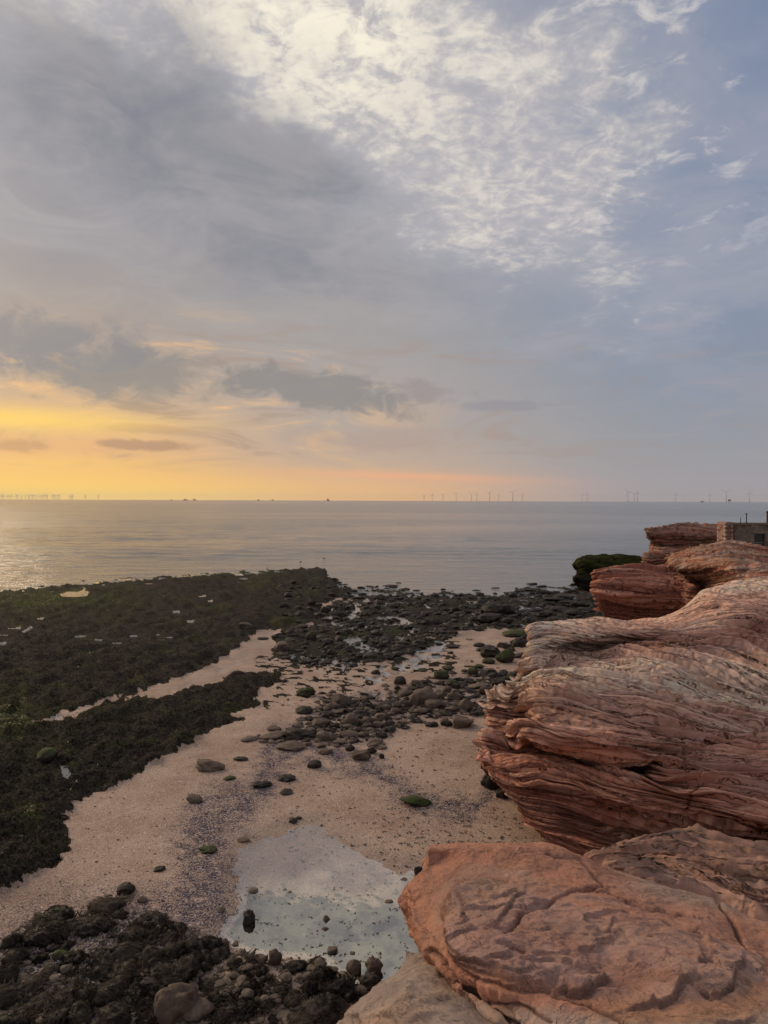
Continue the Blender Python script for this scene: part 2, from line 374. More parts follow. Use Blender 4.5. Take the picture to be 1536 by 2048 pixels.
M_stone_d = stone_mat('dark_wet_stone', (0.026, 0.020, 0.016), (0.070, 0.054, 0.042), 0.0, 0.40)
M_pebble = stone_mat('tan_pebble', (0.15, 0.115, 0.088), (0.23, 0.175, 0.135), 0.1)

m, n, b, _ = new_mat('seaweed'); P = geo_pos(n)
cc = n.mix(n.ss(n.noise(P, 1.6, 6, 0.75), 0.40, 0.62), (0.009, 0.0075, 0.0065), (0.070, 0.053, 0.040))
cc = n.mix(n.ss(n.noise(P, 0.30, 5, 0.7), 0.60, 0.74, 0, 0.55), cc, (0.050, 0.058, 0.016))
cc = n.mix(n.ss(n.noise(P, 40, 2, 0.6), 0.56, 0.72, 0, 0.6), cc, (0.095, 0.076, 0.062))
n.put(b.inputs['Base Color'], cc); gl_ = n.ss(n.noise(P, 9.0, 4, 0.7), 0.60, 0.68); n.put(b.inputs['Roughness'], n.sub(0.9, n.mul(gl_, 0.55))); n.put(b.inputs['Specular IOR Level'], n.add(0.03, n.mul(gl_, 0.35)))
M_weed = m
m, n, b, _ = new_mat('bright_green_weed'); P = geo_pos(n)
n.put(b.inputs['Base Color'], n.mix(n.noise(P, 30, 4, 0.6), (0.060, 0.064, 0.014), (0.17, 0.165, 0.036))); b.inputs['Roughness'].default_value = 0.6
M_green = m

def plain(name, c, rough=0.8, bump_s=0.0, var=0.2, sc=8.0):
    m, n, b, _ = new_mat(name); P = geo_pos(n); g = n.noise(P, sc, 5, 0.65)
    n.put(b.inputs['Base Color'], n.mix(n.ss(g, 0.35, 0.65, 0, 1), tuple(v*(1-var) for v in c), tuple(v*(1+var) for v in c)))
    b.inputs['Roughness'].default_value = rough
    if bump_s: bump(n, b, n.noise(P, sc*6, 4, 0.6), bump_s, 0.02)
    return m

# water -----------------------------------------------------------
def water_mat(name, ior=1.9, rough=0.02, bs=0.02, scale=3.0, tint=(0.9, 0.9, 0.88)):
    m = bpy.data.materials.new(name); m.use_nodes = True; t = m.node_tree; t.nodes.clear(); n = NT(t)
    out = t.nodes.new('ShaderNodeOutputMaterial'); mx = t.nodes.new('ShaderNodeMixShader'); fr = t.nodes.new('ShaderNodeFresnel')
    tr = t.nodes.new('ShaderNodeBsdfTransparent'); gl = t.nodes.new('ShaderNodeBsdfGlossy')
    tr.inputs[0].default_value = tint+(1,); gl.inputs['Roughness'].default_value = rough; gl.inputs[0].default_value = (1, 1, 1, 1)
    fr.inputs[0].default_value = ior; P = geo_pos(n)
    nb = bump(n, None, n.noise(P, scale, 3, 0.5), bs, 0.05); t.links.new(nb, gl.inputs['Normal'])
    bf = t.nodes.new('ShaderNodeNewGeometry').outputs['Backfacing']     # light comes up through the surface nearly unhindered
    fac = n.add(n.mul(fr.outputs[0], n.sub(1.0, bf)), n.mul(bf, 0.06)); t.links.new(fac, mx.inputs[0]); t.links.new(tr.outputs[0], mx.inputs[1]); t.links.new(gl.outputs[0], mx.inputs[2]); t.links.new(mx.outputs[0], out.inputs[0])
    return m
M_pool = water_mat('still_pool_water', 3.0, 0.01, 0.015, 2.0)
M_film = water_mat('shallow_film_water', 2.2, 0.08, 0.25, 6.0)

m, n, b, _ = new_mat('sea_water'); P = geo_pos(n); x, y, z = n.sep(P)
v1 = n.xyz(n.mul(x, 0.055), n.mul(y, 0.24), 0.0)
v2 = n.xyz(n.mul(x, 0.30), n.mul(y, 0.85), 2.0)
v3 = n.xyz(n.mul(x, 0.02), n.mul(y, 0.07), 5.0)
calm_n = n.noise(n.xyz(n.mul(x, 0.004), n.mul(y, 0.011), 1.3), 1.0, 4, 0.55, 0.6)
CALM = n  # calm lane placed below
lane_y = n.add(170.0, n.mul(x, 0.30))
lane = n.m('EXPONENT', n.mul(n.m('POWER', n.div(n.sub(y, lane_y), n.add(26.0, n.mul(n.m('ABSOLUTE', x), 0.16))), 2.0), -1.0))
lane = n.mul(lane, n.ss(x, -40, 10))
lane2 = n.m('EXPONENT', n.mul(n.m('POWER', n.div(n.sub(y, n.add(112.0, n.mul(x, 0.12))), 9.0), 2.0), -1.0))
near = n.ss(y, 120, 60)
calm = n.mn(n.add(n.add(n.mul(lane, 0.75), n.mul(lane2, 0.25)), n.add(n.mul(near, 0.35), n.ss(calm_n, 0.52, 0.66, 0, 0.5))), 1.0)
hgt = n.add(n.mul(n.noise(v1, 1.0, 5, 0.65, 0.8), 0.55), n.add(n.add(n.mul(n.noise(v2, 1.0, 5, 0.65, 0.3), 0.75), n.mul(n.noise(n.xyz(n.mul(x, 0.9), n.mul(y, 2.6), 8.0), 1.0, 3, 0.6), 0.16)), n.mul(n.noise(v3, 1.0, 3, 0.5), 0.8)))
bn = n.n.new('ShaderNodeBump'); n.put(bn.inputs['Height'], hgt); n.put(bn.inputs['Strength'], n.lr(calm, 0, 1, 0.6, 0.2)); bn.inputs['Distance'].default_value = 1.0
n.l.new(bn.outputs[0], b.inputs['Normal'])
b.inputs['Base Color'].default_value = (0.12, 0.12, 0.112, 1); n.put(b.inputs['Roughness'], n.lr(calm, 0, 1, 0.17, 0.10)); b.inputs['IOR'].default_value = 2.3
M_sea = m

# ground ----------------------------------------------------------
m, n, b, _ = new_mat('beach_ground'); P = geo_pos(n)
reef = attr(n, 'reef'); shell = attr(n, 'shell'); wet = attr(n, 'wet'); green = attr(n, 'green')
g1 = n.noise(P, 1.2, 5, 0.6); g2 = n.noise(P, 14, 4, 0.7); vo = n.voro(P, 62.0, 'F1', 'Color'); vg = n.sep(vo)
vo2 = n.sep(n.voro(P, 34.0, 'F1', 'Color'))
sand = n.mix(n.ss(g1, 0.3, 0.7), (0.39, 0.262, 0.192), (0.50, 0.355, 0.268))
sand = n.mix(n.ss(vg[0], 0.70, 0.95, 0, 0.75), sand, (0.68, 0.56, 0.47))
sand = n.mix(n.ss(vg[1], 0.78, 0.92, 0, 0.60), sand, (0.13, 0.085, 0.065))
sand = n.mix(n.ss(n.noise(P, 4.5, 5, 0.75), 0.60, 0.72, 0, 0.55), sand, (0.16, 0.105, 0.08))
sand = n.mix(n.ss(n.noise(P, 0.33, 5, 0.65, 0.5), 0.44, 0.66, 0, 0.55), sand, (0.66, 0.60, 0.58), 'MULTIPLY')
she = n.mix(n.ss(vo2[0], 0.3, 0.7), (0.060, 0.045, 0.060), (0.120, 0.090, 0.100))
she = n.mix(n.ss(vo2[1], 0.66, 0.82, 0, 0.8), she, (0.34, 0.25, 0.22))
she = n.mix(n.ss(vo2[2], 0.90, 0.95, 0, 0.8), she, (0.60, 0.50, 0.46))
shm = n.ss(n.add(shell, n.mul(n.sub(vg[2], 0.5), 0.7)), 0.35, 0.60)
c = n.mix(shm, sand, she)
c = n.mix(n.mul(wet, 0.55), c, (0.45, 0.43, 0.46), 'MULTIPLY')
rf = n.mix(n.ss(g2, 0.35, 0.65), (0.010, 0.008, 0.007), (0.060, 0.046, 0.035))
rf = n.mix(n.ss(vo2[0], 0.82, 0.95, 0, 0.5), rf, (0.10, 0.085, 0.07))
rf = n.mix(n.mul(green, n.ss(g2, 0.30, 0.62)), rf, n.mix(g2, (0.035, 0.045, 0.010), (0.11, 0.125, 0.022)))
rm = n.ss(n.add(reef, n.mul(n.sub(g2, 0.5), 0.35)), 0.40, 0.58)
c = n.mix(rm, c, rf)
n.put(b.inputs['Base Color'], c)
n.put(b.inputs['Roughness'], n.mx(n.sub(0.92, n.mul(n.mul(wet, n.sub(1.0, rm)), 0.45)), 0.35)); n.put(b.inputs['Specular IOR Level'], n.sub(n.add(0.08, n.mul(wet, 0.30)), n.mul(rm, n.add(0.04, n.mul(wet, 0.24)))))
bump(n, b, n.add(n.mul(g2, n.add(0.5, n.mul(rm, 2.5))), n.add(n.mul(vg[0], 0.22), n.mul(n.noise(P, 60, 3, 0.7), 0.5))), 0.7, 0.03)
M_ground = m

# ------------------------------------------------------------------ GROUND
def zref(y): return np.interp(y, [0, 22, 34, 47, 52, 75, 140], [0, 0, -0.12, -0.34, -0.41, -0.66, -3.0])
SEA = -0.36
REEF = [(-1500, 1300), (-600, 1215), (-100, 1192), (0, 1183), (100, 1168), (200, 1160), (330, 1150), (460, 1140), (520, 1133), (610, 1129), (650, 1129), (667, 1141), (662, 1152), (690, 1165),
        (706, 1178), (700, 1192), (690, 1197), (640, 1212), (636, 1240), (600, 1252), (560, 1262), (535, 1258), (500, 1275), (470, 1300), (420, 1332), (360, 1358), (290, 1380),
        (250, 1402), (330, 1390), (420, 1372), (470, 1345), (560, 1342), (566, 1362), (510, 1385), (520, 1412), (462, 1424), (500, 1440), (450, 1450), (405, 1470), (380, 1490),
        (335, 1510), (290, 1540), (232, 1572), (150, 1606), (130, 1640), (148, 1685), (112, 1730), (50, 1762), (0, 1788), (-250, 1880), (-700, 2100), (-2500, 2300)]
CHAN2 = [(20, 1455), (90, 1440), (130, 1425), (200, 1405), (250, 1385), (250, 1392), (150, 1440)]
RUB1 = [(655, 1158), (700, 1170), (760, 1168), (830, 1178), (900, 1180), (1010, 1186), (1060, 1168), (1110, 1162), (1230, 1150), (1400, 1180), (1300, 1260), (1060, 1262), (1000, 1262), (930, 1268), (870, 1285), (820, 1315), (760, 1330),
        (690, 1335), (620, 1335), (560, 1320), (540, 1280), (560, 1258), (620, 1250), (640, 1215), (690, 1196)]
RUB2 = [(640, 1385), (760, 1375), (830, 1360), (900, 1345), (1000, 1335), (1080, 1340), (1080, 1450), (960, 1440), (820, 1455), (760, 1500), (700, 1495), (620, 1490), (540, 1492), (490, 1480), (560, 1455), (620, 1430)]
MIXA = [(560, 1262), (700, 1255), (960, 1275), (900, 1300), (1010, 1345), (880, 1350), (800, 1345), (720, 1385), (620, 1400), (560, 1420), (500, 1420), (560, 1370), (500, 1330), (540, 1290)]
RUB3 = [(960, 1290), (1020, 1270), (1120, 1280), (1120, 1330), (1010, 1325), (950, 1310)]
FORE = [(-900, 1900), (-100, 1905), (0, 1895), (40, 1860), (70, 1830), (140, 1835), (185, 1805), (240, 1775), (268, 1785), (255, 1815), (330, 1840), (400, 1865), (440, 1880), (470, 1895), (540, 1915), (640, 1930), (700, 1950),
        (770, 1930), (790, 1960), (900, 2300), (-2000, 2400)]
POOL = [(470, 1682), (505, 1672), (560, 1655), (600, 1638), (645, 1641), (668, 1662), (700, 1680), (745, 1708), (800, 1732), (860, 1726), (1000, 1760), (1000, 2100), (740, 2080), (735, 2000), (690, 1960), (640, 1925), (560, 1918), (500, 1912), (455, 1896),
        (425, 1870), (440, 1838), (468, 1800), (460, 1740)]
POOLS = [  # tide pools on the reef: outline in pixels
    [(122, 1188), (135, 1183), (160, 1182), (168, 1178), (160, 1174), (172, 1173), (170, 1180), (178, 1184), (172, 1191), (150, 1193), (128, 1192)],
    [(395, 1190), (412, 1189), (414, 1193), (400, 1194)], [(345, 1222), (360, 1221), (360, 1226), (347, 1226)], [(374, 1241), (388, 1240), (386, 1246), (376, 1245)],
    [(15, 1254), (40, 1253), (40, 1258), (18, 1258)], [(44, 1263), (62, 1252), (65, 1256), (50, 1265)], [(0, 1266), (18, 1267), (14, 1271), (0, 1271)], [(150, 1272), (172, 1270), (170, 1274), (152, 1275)],
    [(238, 1159), (262, 1157), (260, 1160), (240, 1161)], [(288, 1165), (308, 1164), (306, 1168), (290, 1168)], [(190, 1165), (214, 1163), (212, 1166), (192, 1167)], [(470, 1147), (485, 1146), (483, 1150), (472, 1150)],
    [(122, 1532), (134, 1534), (142, 1545), (136, 1556), (126, 1552)], [(100, 1433), (128, 1430), (124, 1440), (104, 1440)], [(360, 1151), (378, 1150), (376, 1153), (362, 1153)],
    [(416, 1201), (426, 1200), (424, 1204), (417, 1204)], [(190, 1278), (205, 1279), (200, 1283), (190, 1281)], [(225, 1285), (246, 1284), (240, 1288), (226, 1288)], [(0, 1285), (14, 1283), (10, 1290), (0, 1290)], [(312, 1268), (322, 1267), (321, 1271), (314, 1271)],
    [(260, 1271), (276, 1270), (274, 1274), (262, 1274)], [(332, 1273), (346, 1272), (344, 1276), (334, 1276)], [(75, 1236), (88, 1235), (86, 1239), (76, 1239)]]
SHELL = [(560, 1478, 34), (545, 1530, 36), (520, 1575, 40), (470, 1610, 60), (420, 1640, 62), (405, 1690, 60), (415, 1750, 66), (400, 1800, 78), (360, 1850, 95), (300, 1900, 140), (200, 1960, 190), (100, 2040, 240)]
SHELL2 = [(620, 1490, 60), (700, 1520, 40), (760, 1545, 24), (830, 1600, 32), (930, 1620, 34), (970, 1600, 26)]
def ground_uv(x, y):
    px = CX+F*x/y; py = CY+F*(H-zref(y))/y
    a = px-768; b = py-1024
    return a*cr_-b*sr_+768, a*sr_+b*cr_+1024
def band(u, v, pts):
    d, _, t = seg_dist(u, v*1.0, pts); w = np.interp(t, np.linspace(0, 1, len(pts)), [p[2] for p in pts]); return np.exp(-(d/w)**2)
def ground(x, y, full=True):
    """height and masks of the shore at x,y"""
    u, v = ground_uv(x, y)
    jx = 14*perlin(u/22, v/12)+6*perlin(u/7, v/4+9); jy = 7*perlin(u/22+40, v/12)+3*perlin(u/7, v/4+50)
    sd = seg_dist(u+jx, v+jy, REEF, closed=True); reefm = sstep(sd, -3, 5)
    hh = sstep(sd, -4, 26)
    ch = sstep(seg_dist(u+jx, v+jy, CHAN2, closed=True), -4, 4); reefm = reefm*(1-ch*0.9); hh = hh*(1-ch*0.8)
    r1 = sstep(seg_dist(u+jx, v+jy, RUB1, closed=True), -4, 12); r2 = sstep(seg_dist(u+jx, v+jy, RUB2, closed=True), -6, 22); r3 = sstep(seg_dist(u+jx, v+jy, RUB3, closed=True), -4, 10)
    fo = sstep(seg_dist(u+jx, v+jy, FORE, closed=True), -10, 30)
    po = seg_dist(u+jx*0.10, v+jy*0.15, POOL, closed=True)
    lump = fbm(x*1.1, y*1.1, o=5, g=0.55); fine = fbm(x*5.5+3, y*5.5, o=4, g=0.6); wide = fbm(x*0.22+7, y*0.22, o=3)
    rid = 1-np.abs(fbm(x*0.8+2, y*0.35+4, o=4))*1.6
    z = zref(y)+0.03*wide+0.006*fine
    reefz = np.interp(y, [8, 25, 50, 75, 90], [0.06, 0.10, -0.06, -0.22, -0.36])-zref(y)
    z = z+hh*np.maximum(reefz, 0)*(0.75+0.4*wide)+reefm*(0.15*lump+0.07*fine+0.10*(rid-0.5))
    # broken rubble with water in the hollows
    q1 = fbm(x*0.55+11, y*0.45+3, o=5, g=0.55)
    r1z = 0.03+0.13*q1+0.07*fine; z = z+r1*r1z
    r2z = 0.05*q1+0.03*fine+0.01; z = z+r2*r2z+r3*(0.03+0.05*fine)
    # trickle lines through the rubble
    tr = [(700, 1178), (722, 1190), (738, 1200), (712, 1225), (660, 1240), (700, 1262), (740, 1290), (700, 1330)]
    d1, _, _ = seg_dist(u+jx, v+jy, tr); c1 = np.exp(-(d1/13)**2)
    tr2 = [(655, 1218), (645, 1240), (640, 1250)]; d2, _, _ = seg_dist(u+jx, v+jy, tr2); c1 = np.maximum(c1, np.exp(-(d2/12)**2))
    tr3 = [(780, 1240), (840, 1250), (880, 1290), (820, 1330), (770, 1345), (740, 1370), (760, 1420)]; d3, _, _ = seg_dist(u+jx, v+jy, tr3); c1 = np.maximum(c1, 0.9*np.exp(-(d3/14)**2))
    tr4 = [(560, 1265), (520, 1285), (490, 1310), (430, 1345), (350, 1375)]; d4, _, _ = seg_dist(u+jx, v+jy, tr4); c4 = 0.55*np.exp(-(d4/10)**2)
    pud = np.clip(0.45+1.7*fbm(u/24+9, v/8, o=4), 0, 1.15); c1 = c1*pud; c4 = c4*pud
    z = z-0.13*c1-0.05*c4
    z = z-0.11*sstep(po, 30, 230)-0.055*sstep(po, -26, 34)-0.03*wide*sstep(po, -30, 0)+0.01*fo*fine+0.010*fbm(x*3.1, y*3.1, o=4, g=0.6)*sstep(po, -30, 0)*sstep(po, 60, 20)
    z = z+fo*(0.02+0.05*lump+0.025*fine)
    if not full: return z
    nw = fbm(u/30, v/16, o=4)
    reef_a = np.clip(reefm+r1*sstep(r1z+0.06*nw, -0.07, -0.01)*0.97+r2*sstep(q1+0.8*nw, 0.0, 0.4)*0.85+r3*0.5*sstep(fine, -0.2, 0.3), 0, 1)
    mixa = sstep(seg_dist(u+jx, v+jy, MIXA, closed=True), -10, 14); strk = fbm(u/26+3, v/7, o=5, g=0.6)
    reef_a = np.maximum(reef_a, mixa*sstep(strk+0.25*sstep(v, 1380, 1260), 0.10, 0.26)*0.9); reef_a = np.maximum(reef_a, r2*sstep(strk, 0.05, 0.2)*0.85)
    reef_a = np.maximum(reef_a, fo*sstep(lump+0.5*fine, 0.10, 0.36)*0.95)*(1-sstep(c1, 0.4, 0.8))
    sh = np.maximum(band(u+jx*1.5, v+jy*1.5, SHELL)*(0.72+0.5*nw), band(u+jx*1.5, v+jy*1.5, SHELL2)*(0.6+0.5*nw))
    sh = np.maximum(sh, r2*(0.42+0.5*nw)); sh = np.maximum(sh, 0.30*sstep(v, 1400, 1200)*(0.5+nw))
    wet = np.clip(np.maximum(np.maximum(r1, c1), np.maximum(r2*0.7, c4*2))+0.35*sstep(v, 1420, 1290)*(0.6+nw)+sstep(po, -30, -6)*0.7*(1-0.85*sstep(po, 0, 20))+fo*0.5*(1-sstep(po, 0, 20)), 0, 1)
    pin = sstep(po, 6, 40); reef_a = reef_a*(1-pin*0.8); sh = sh*(1-pin*0.5*sstep(u, 480, 600))
    reef_a = np.maximum(reef_a, pin*sstep(v-0.10*(u-640)+26*nw, 1740, 1830)*0.9)
    gr = np.clip(sstep(fbm(u/60+5, v/22, o=4), 0.15, 0.6)*0.45, 0, 1)
    for gx, gy, gw, gh, k in ((60, 1205, 190, 26, 0.95), (430, 1150, 110, 10, 1.0), (90, 1510, 60, 40, 0.5), (20, 1440, 70, 60, 0.8), (60, 1430, 200, 24, 0.35), (60, 1640, 30, 20, 0.8), (900, 1300, 60, 8, 0.3), (30, 1950, 30, 20, 0.8), (1050, 1265, 40, 8, 0.8), (210, 1200, 60, 10, 0.6)):
        gr = np.maximum(gr*1.0, k*np.exp(-((u-gx)/gw)**2-((v-gy)/gh)**2)*(0.75+0.9*nw))
    return z, reef_a, np.clip(sh, 0, 1), wet, np.clip(gr, 0, 1)

nR, nC = 680, 480
dd = 1.0/np.linspace(1/6.0, 1/240.0, nR)
uu = np.linspace(-0.75, 0.95, nC)
gx = dd[:, None]*uu[None, :]; gy = np.repeat(dd[:, None], nC, 1)
pz, pre, psh, pwe, pgr = ground(gx.ravel().astype(np.float32), gy.ravel().astype(np.float32))
GPOOL = []
zz = pz.copy()
gu, gv = ground_uv(gx.ravel(), gy.ravel())
PUV = []
for pl in POOLS:      # hollow for each tide pool
    c = np.mean(pl, axis=0); lev = 0.1
    for _ in range(3):
        p_ = U(c[0], c[1], z=lev); i_ = np.argmin((gx.ravel()-p_[0])**2+((gy.ravel()-p_[1])*0.5)**2); lev = 0.5*lev+0.5*float(zz[i_])
    lev -= 0.03
    w_ = np.array([U(q[0], q[1], z=lev) for q in pl]); qu, qv = ground_uv(w_[:, 0], w_[:, 1]); PUV.append(list(zip(qu, qv)))
    sdp = seg_dist(gu, gv, PUV[-1], closed=True)
    if (sdp > -1.5).any(): lev = min(lev, float(np.percentile(zz[sdp > -1.5], 45)))
    lev = max(lev, SEA+0.03)
    zz = np.where(sdp > -0.6, np.minimum(zz, lev-0.05), zz); k_ = (sdp > -3) & (sdp <= -0.6); zz = np.where(k_, lev+0.006, zz); k_ = (sdp > -8) & (sdp <= -3); zz = np.where(k_, np.minimum(zz, lev+0.03), zz)
    GPOOL.append(lev)
gobj = mesh_np('beach', np.stack([gx.ravel(), gy.ravel(), zz], 1), grid_faces(nR, nC)[:, ::-1], M_ground, attrs={'reef': pre, 'shell': psh, 'wet': pwe, 'green': pgr})
tag(gobj, 'shell sand beach with dark weed covered reef at low tide', kind='structure')
def G1(x, y): return float(ground(np.array([x], np.float32), np.array([y], np.float32), False)[0])
# seabed and shore beyond the detailed sheet
sb = simple('seabed', [(-24000, -400, -6), (24000, -400, -6), (24000, 24000, -6), (-24000, 24000, -6)], [(0, 1, 2, 3)], M_ground); tag(sb, kind='structure')

# ------------------------------------------------------------------ SEA
sy = 1.0/np.concatenate([np.linspace(1/28.0, 1/44.0, 8)[:-1], np.linspace(1/44.0, 1/500.0, 330)[:-1], np.geomspace(1/500.0, 1/24000.0, 36)])
fx_ = np.concatenate([-np.geomspace(60, 0.62, 14)[:-1], np.linspace(-0.60, 0.60, 330), np.geomspace(0.62, 60, 14)[1:]])
SX = np.clip(sy[:, None]*fx_, -24000, 24000); SY = np.repeat(sy[:, None], len(fx_), 1); xx, yy = SX.ravel(), SY.ravel()
amp_ = sstep(yy, 46, 66)*sstep(yy, 480, 260); near_c = 0.45+0.55*sstep(yy, 60, 95)
lane_ = np.exp(-((yy-(170+0.30*xx))/(26+0.16*np.abs(xx)))**2)*sstep(xx, -40, 10); pat = np.clip(0.75+0.9*fbm(xx*0.012, yy*0.03, o=3), 0.2, 1.4)
wave = 0.045*fbm(xx*0.16+4, yy*0.52, o=3, g=0.6)+0.05*np.sin(yy*1.05+0.15*xx+2.2*perlin(xx*0.03, yy*0.03)+1.4*perlin(xx*0.11, yy*0.09))*np.clip(0.5+perlin(xx*0.05, yy*0.08), 0, 1)
sea = mesh_np('sea', np.stack([xx, yy, SEA+1.4*wave*amp_*near_c*pat*(1-0.8*lane_)], 1), grid_faces(*SX.shape)[:, ::-1], M_sea)
tag(sea, 'calm grey sea reflecting the orange evening sky', kind='structure')

def sheet(name, px_poly, z, mat, n=1, zfun=None):
    pts = []
    for px, py in px_poly:
        pts.append(U(px, py, z=z))
    pts = np.array(pts); m = len(pts); cl = np.vstack([pts, pts[:1]])
    V = [tuple(p) for p in pts]; ar = sum(V[i][0]*V[(i+1) % m][1]-V[(i+1) % m][0]*V[i][1] for i in range(m)); idx = tuple(range(m)); return simple(name, V, [idx if ar > 0 else idx[::-1]], mat)
PZ = -0.034
po_ = sheet('rock_pool', [(p[0]+(p[0]-680)*0.06, p[1]+(p[1]-1800)*0.06) for p in POOL], PZ, M_pool)
tag(po_, 'large still pool mirroring the clouds beside the red slab', 'rock pool')
POOLREG = []
pnames = {0: 'bright tide pool with a curled arm on the green reef, largest on the reef', 12: 'small upright tide pool in dark weed near the left edge', 1: 'small pale tide pool alone in the middle of the dark reef'}
for i, (pl, lev) in enumerate(zip(POOLS, GPOOL)):
    if lev is None: continue
    c = np.mean(pl, axis=0); q = [(c[0]+(p[0]-c[0])*1.12, c[1]+(p[1]-c[1])*1.12) for p in pl]
    o = sheet('tide_pool', q, lev-0.012, M_pool)
    POOLREG.append((o, c[0], c[1], i)) if i not in pnames else None
    tag(o, pnames.get(i, 'small shallow tide pool among the dark weed of the reef'), 'tide pool', 'tide pools on the reef')
# water lying between the stones towards the tide line
fy = 1.0/np.linspace(1/15.0, 1/56.0, 200); fxr = np.linspace(-0.36, 0.32, 240)
FX = fy[:, None]*fxr; FY = np.repeat(fy[:, None], 240, 1)
u_, v_ = ground_uv(FX.ravel(), FY.ravel())
w_ = np.maximum(sstep(seg_dist(u_, v_, RUB1, closed=True), -25, 10), 0.9*sstep(seg_dist(u_, v_, [(690, 1335), (900, 1290), (870, 1345), (770, 1380), (770, 1440), (700, 1440), (720, 1370)], closed=True), -20, 10))
w_ = np.maximum(w_, 0.9*sstep(seg_dist(u_, v_, RUB2, closed=True), -10, 20))
w_ = np.maximum(w_, sstep(seg_dist(u_, v_, MIXA, closed=True), -12, 12))
FZ = zref(FY.ravel())-0.020+0.008*sstep(v_, 1260, 1200)-0.35*(1-w_)
fo_ = mesh_np('shallow_water', np.stack([FX.ravel(), FY.ravel(), FZ], 1), grid_faces(200, 240)[:, ::-1], M_film); tag(fo_, 'thin sheets of sea water lying between the stones', kind='structure')

# ------------------------------------------------------------------ CLIFFS
def patch(rows, nr, nc, rowt=None):
    G = np.stack([resample(np.array([U(p[0], p[1], p[2]) if len(p) == 3 else U(p[0], p[1], z=p[3]) for p in r]), nc) for r in rows])
    S = spline(G, nr)        # (nr,nc,3)
    return S
def normals(S):
    du = np.gradient(S, axis=1); dv = np.gradient(S, axis=0); n = np.cross(du, dv); l = np.linalg.norm(n, axis=2, keepdims=True); return n/np.maximum(l, 1e-9)
def strata_disp(S, N, v, amp=0.22, freq=1.0, broad=0.25, seed=0.0, brk=1.0):
    """ledges that follow the rows: v is a continuous bedding coordinate"""
    x, y, z = S[..., 0], S[..., 1], S[..., 2]
    wv = v+0.06*fbm(x*0.5+seed, y*0.5, z*0.5, 3)+0.022*fbm(x*1.9+seed, y*1.9, z*1.9, 3)
    out = broad*fbm(x*0.45+seed, y*0.45, z*0.7, 3)
    tot = 0
    for k, (fq, a, su) in enumerate(((1.15, 0.62, 0.30), (2.9, 0.70, 0.5), (5.6, 0.95, 0.55), (11.0, 0.85, 0.85))):
        f = wv*fq*freq
        lay = np.floor(f); fr = f-lay
        # each bed juts or sits back, and breaks off along its length
        def h(L):
            p = perlin(L*0.731+seed+k*9.1, x*su*brk+L*3.7, y*su*brk+L*1.3); return 0.62*p+(0.20, 0.16, 0.10, 0.05)[k]*np.tanh(7*(p+0.08))
        j0 = h(lay); j1 = h(lay+1)
        step = sstep(fr, 0.84, 1.0); cut = np.clip(0.75+1.9*perlin(x*su*1.3+lay*5.1, y*su*1.3, lay*0.37+seed), 0.0, 1.5)
        rnd_ = 0.26*(sstep(fr, 0.0, 0.10)-0.45*fr)
        tot = tot+a*((j0+(j1-j0)*step)*1.5+rnd_-(0.7, 0.8, 1.0, 0.95)[k]*cut*np.exp(-((fr-0.92)/0.075)**2))
    jn = perlin(x*0.55+seed*3+0.25*perlin(x*2, y*2, z*2), y*0.55, z*0.22); jn2 = perlin(x*1.3+seed*5, y*1.3+7, z*0.5)
    tot = tot-0.75*np.exp(-(jn/0.018)**2)*np.clip(0.4+1.5*perlin(x*0.7, y*0.7, z*0.7+seed), 0, 1)-0.45*np.exp(-(jn2/0.03)**2)*np.clip(0.2+1.5*perlin(x*1.1+9, y*1.1, z*1.1), 0, 1)
    out = out-0.25*amp+amp*tot+0.012*fbm(x*11, y*11, z*18, 3)
    return S+N*out[..., None], tot, wv
CREAM = np.array([0.70, 0.555, 0.455]); PINK = np.array([0.60, 0.365, 0.285]); RED = np.array([0.50, 0.215, 0.150]); DRED = np.array([0.25, 0.095, 0.064]); BROWN = np.array([0.17, 0.115, 0.088]); DARK = np.array([0.055, 0.045, 0.038]); OCH = np.array([0.36, 0.205, 0.115])
def lerp(a, b, t): return a+(b-a)*t[..., None]
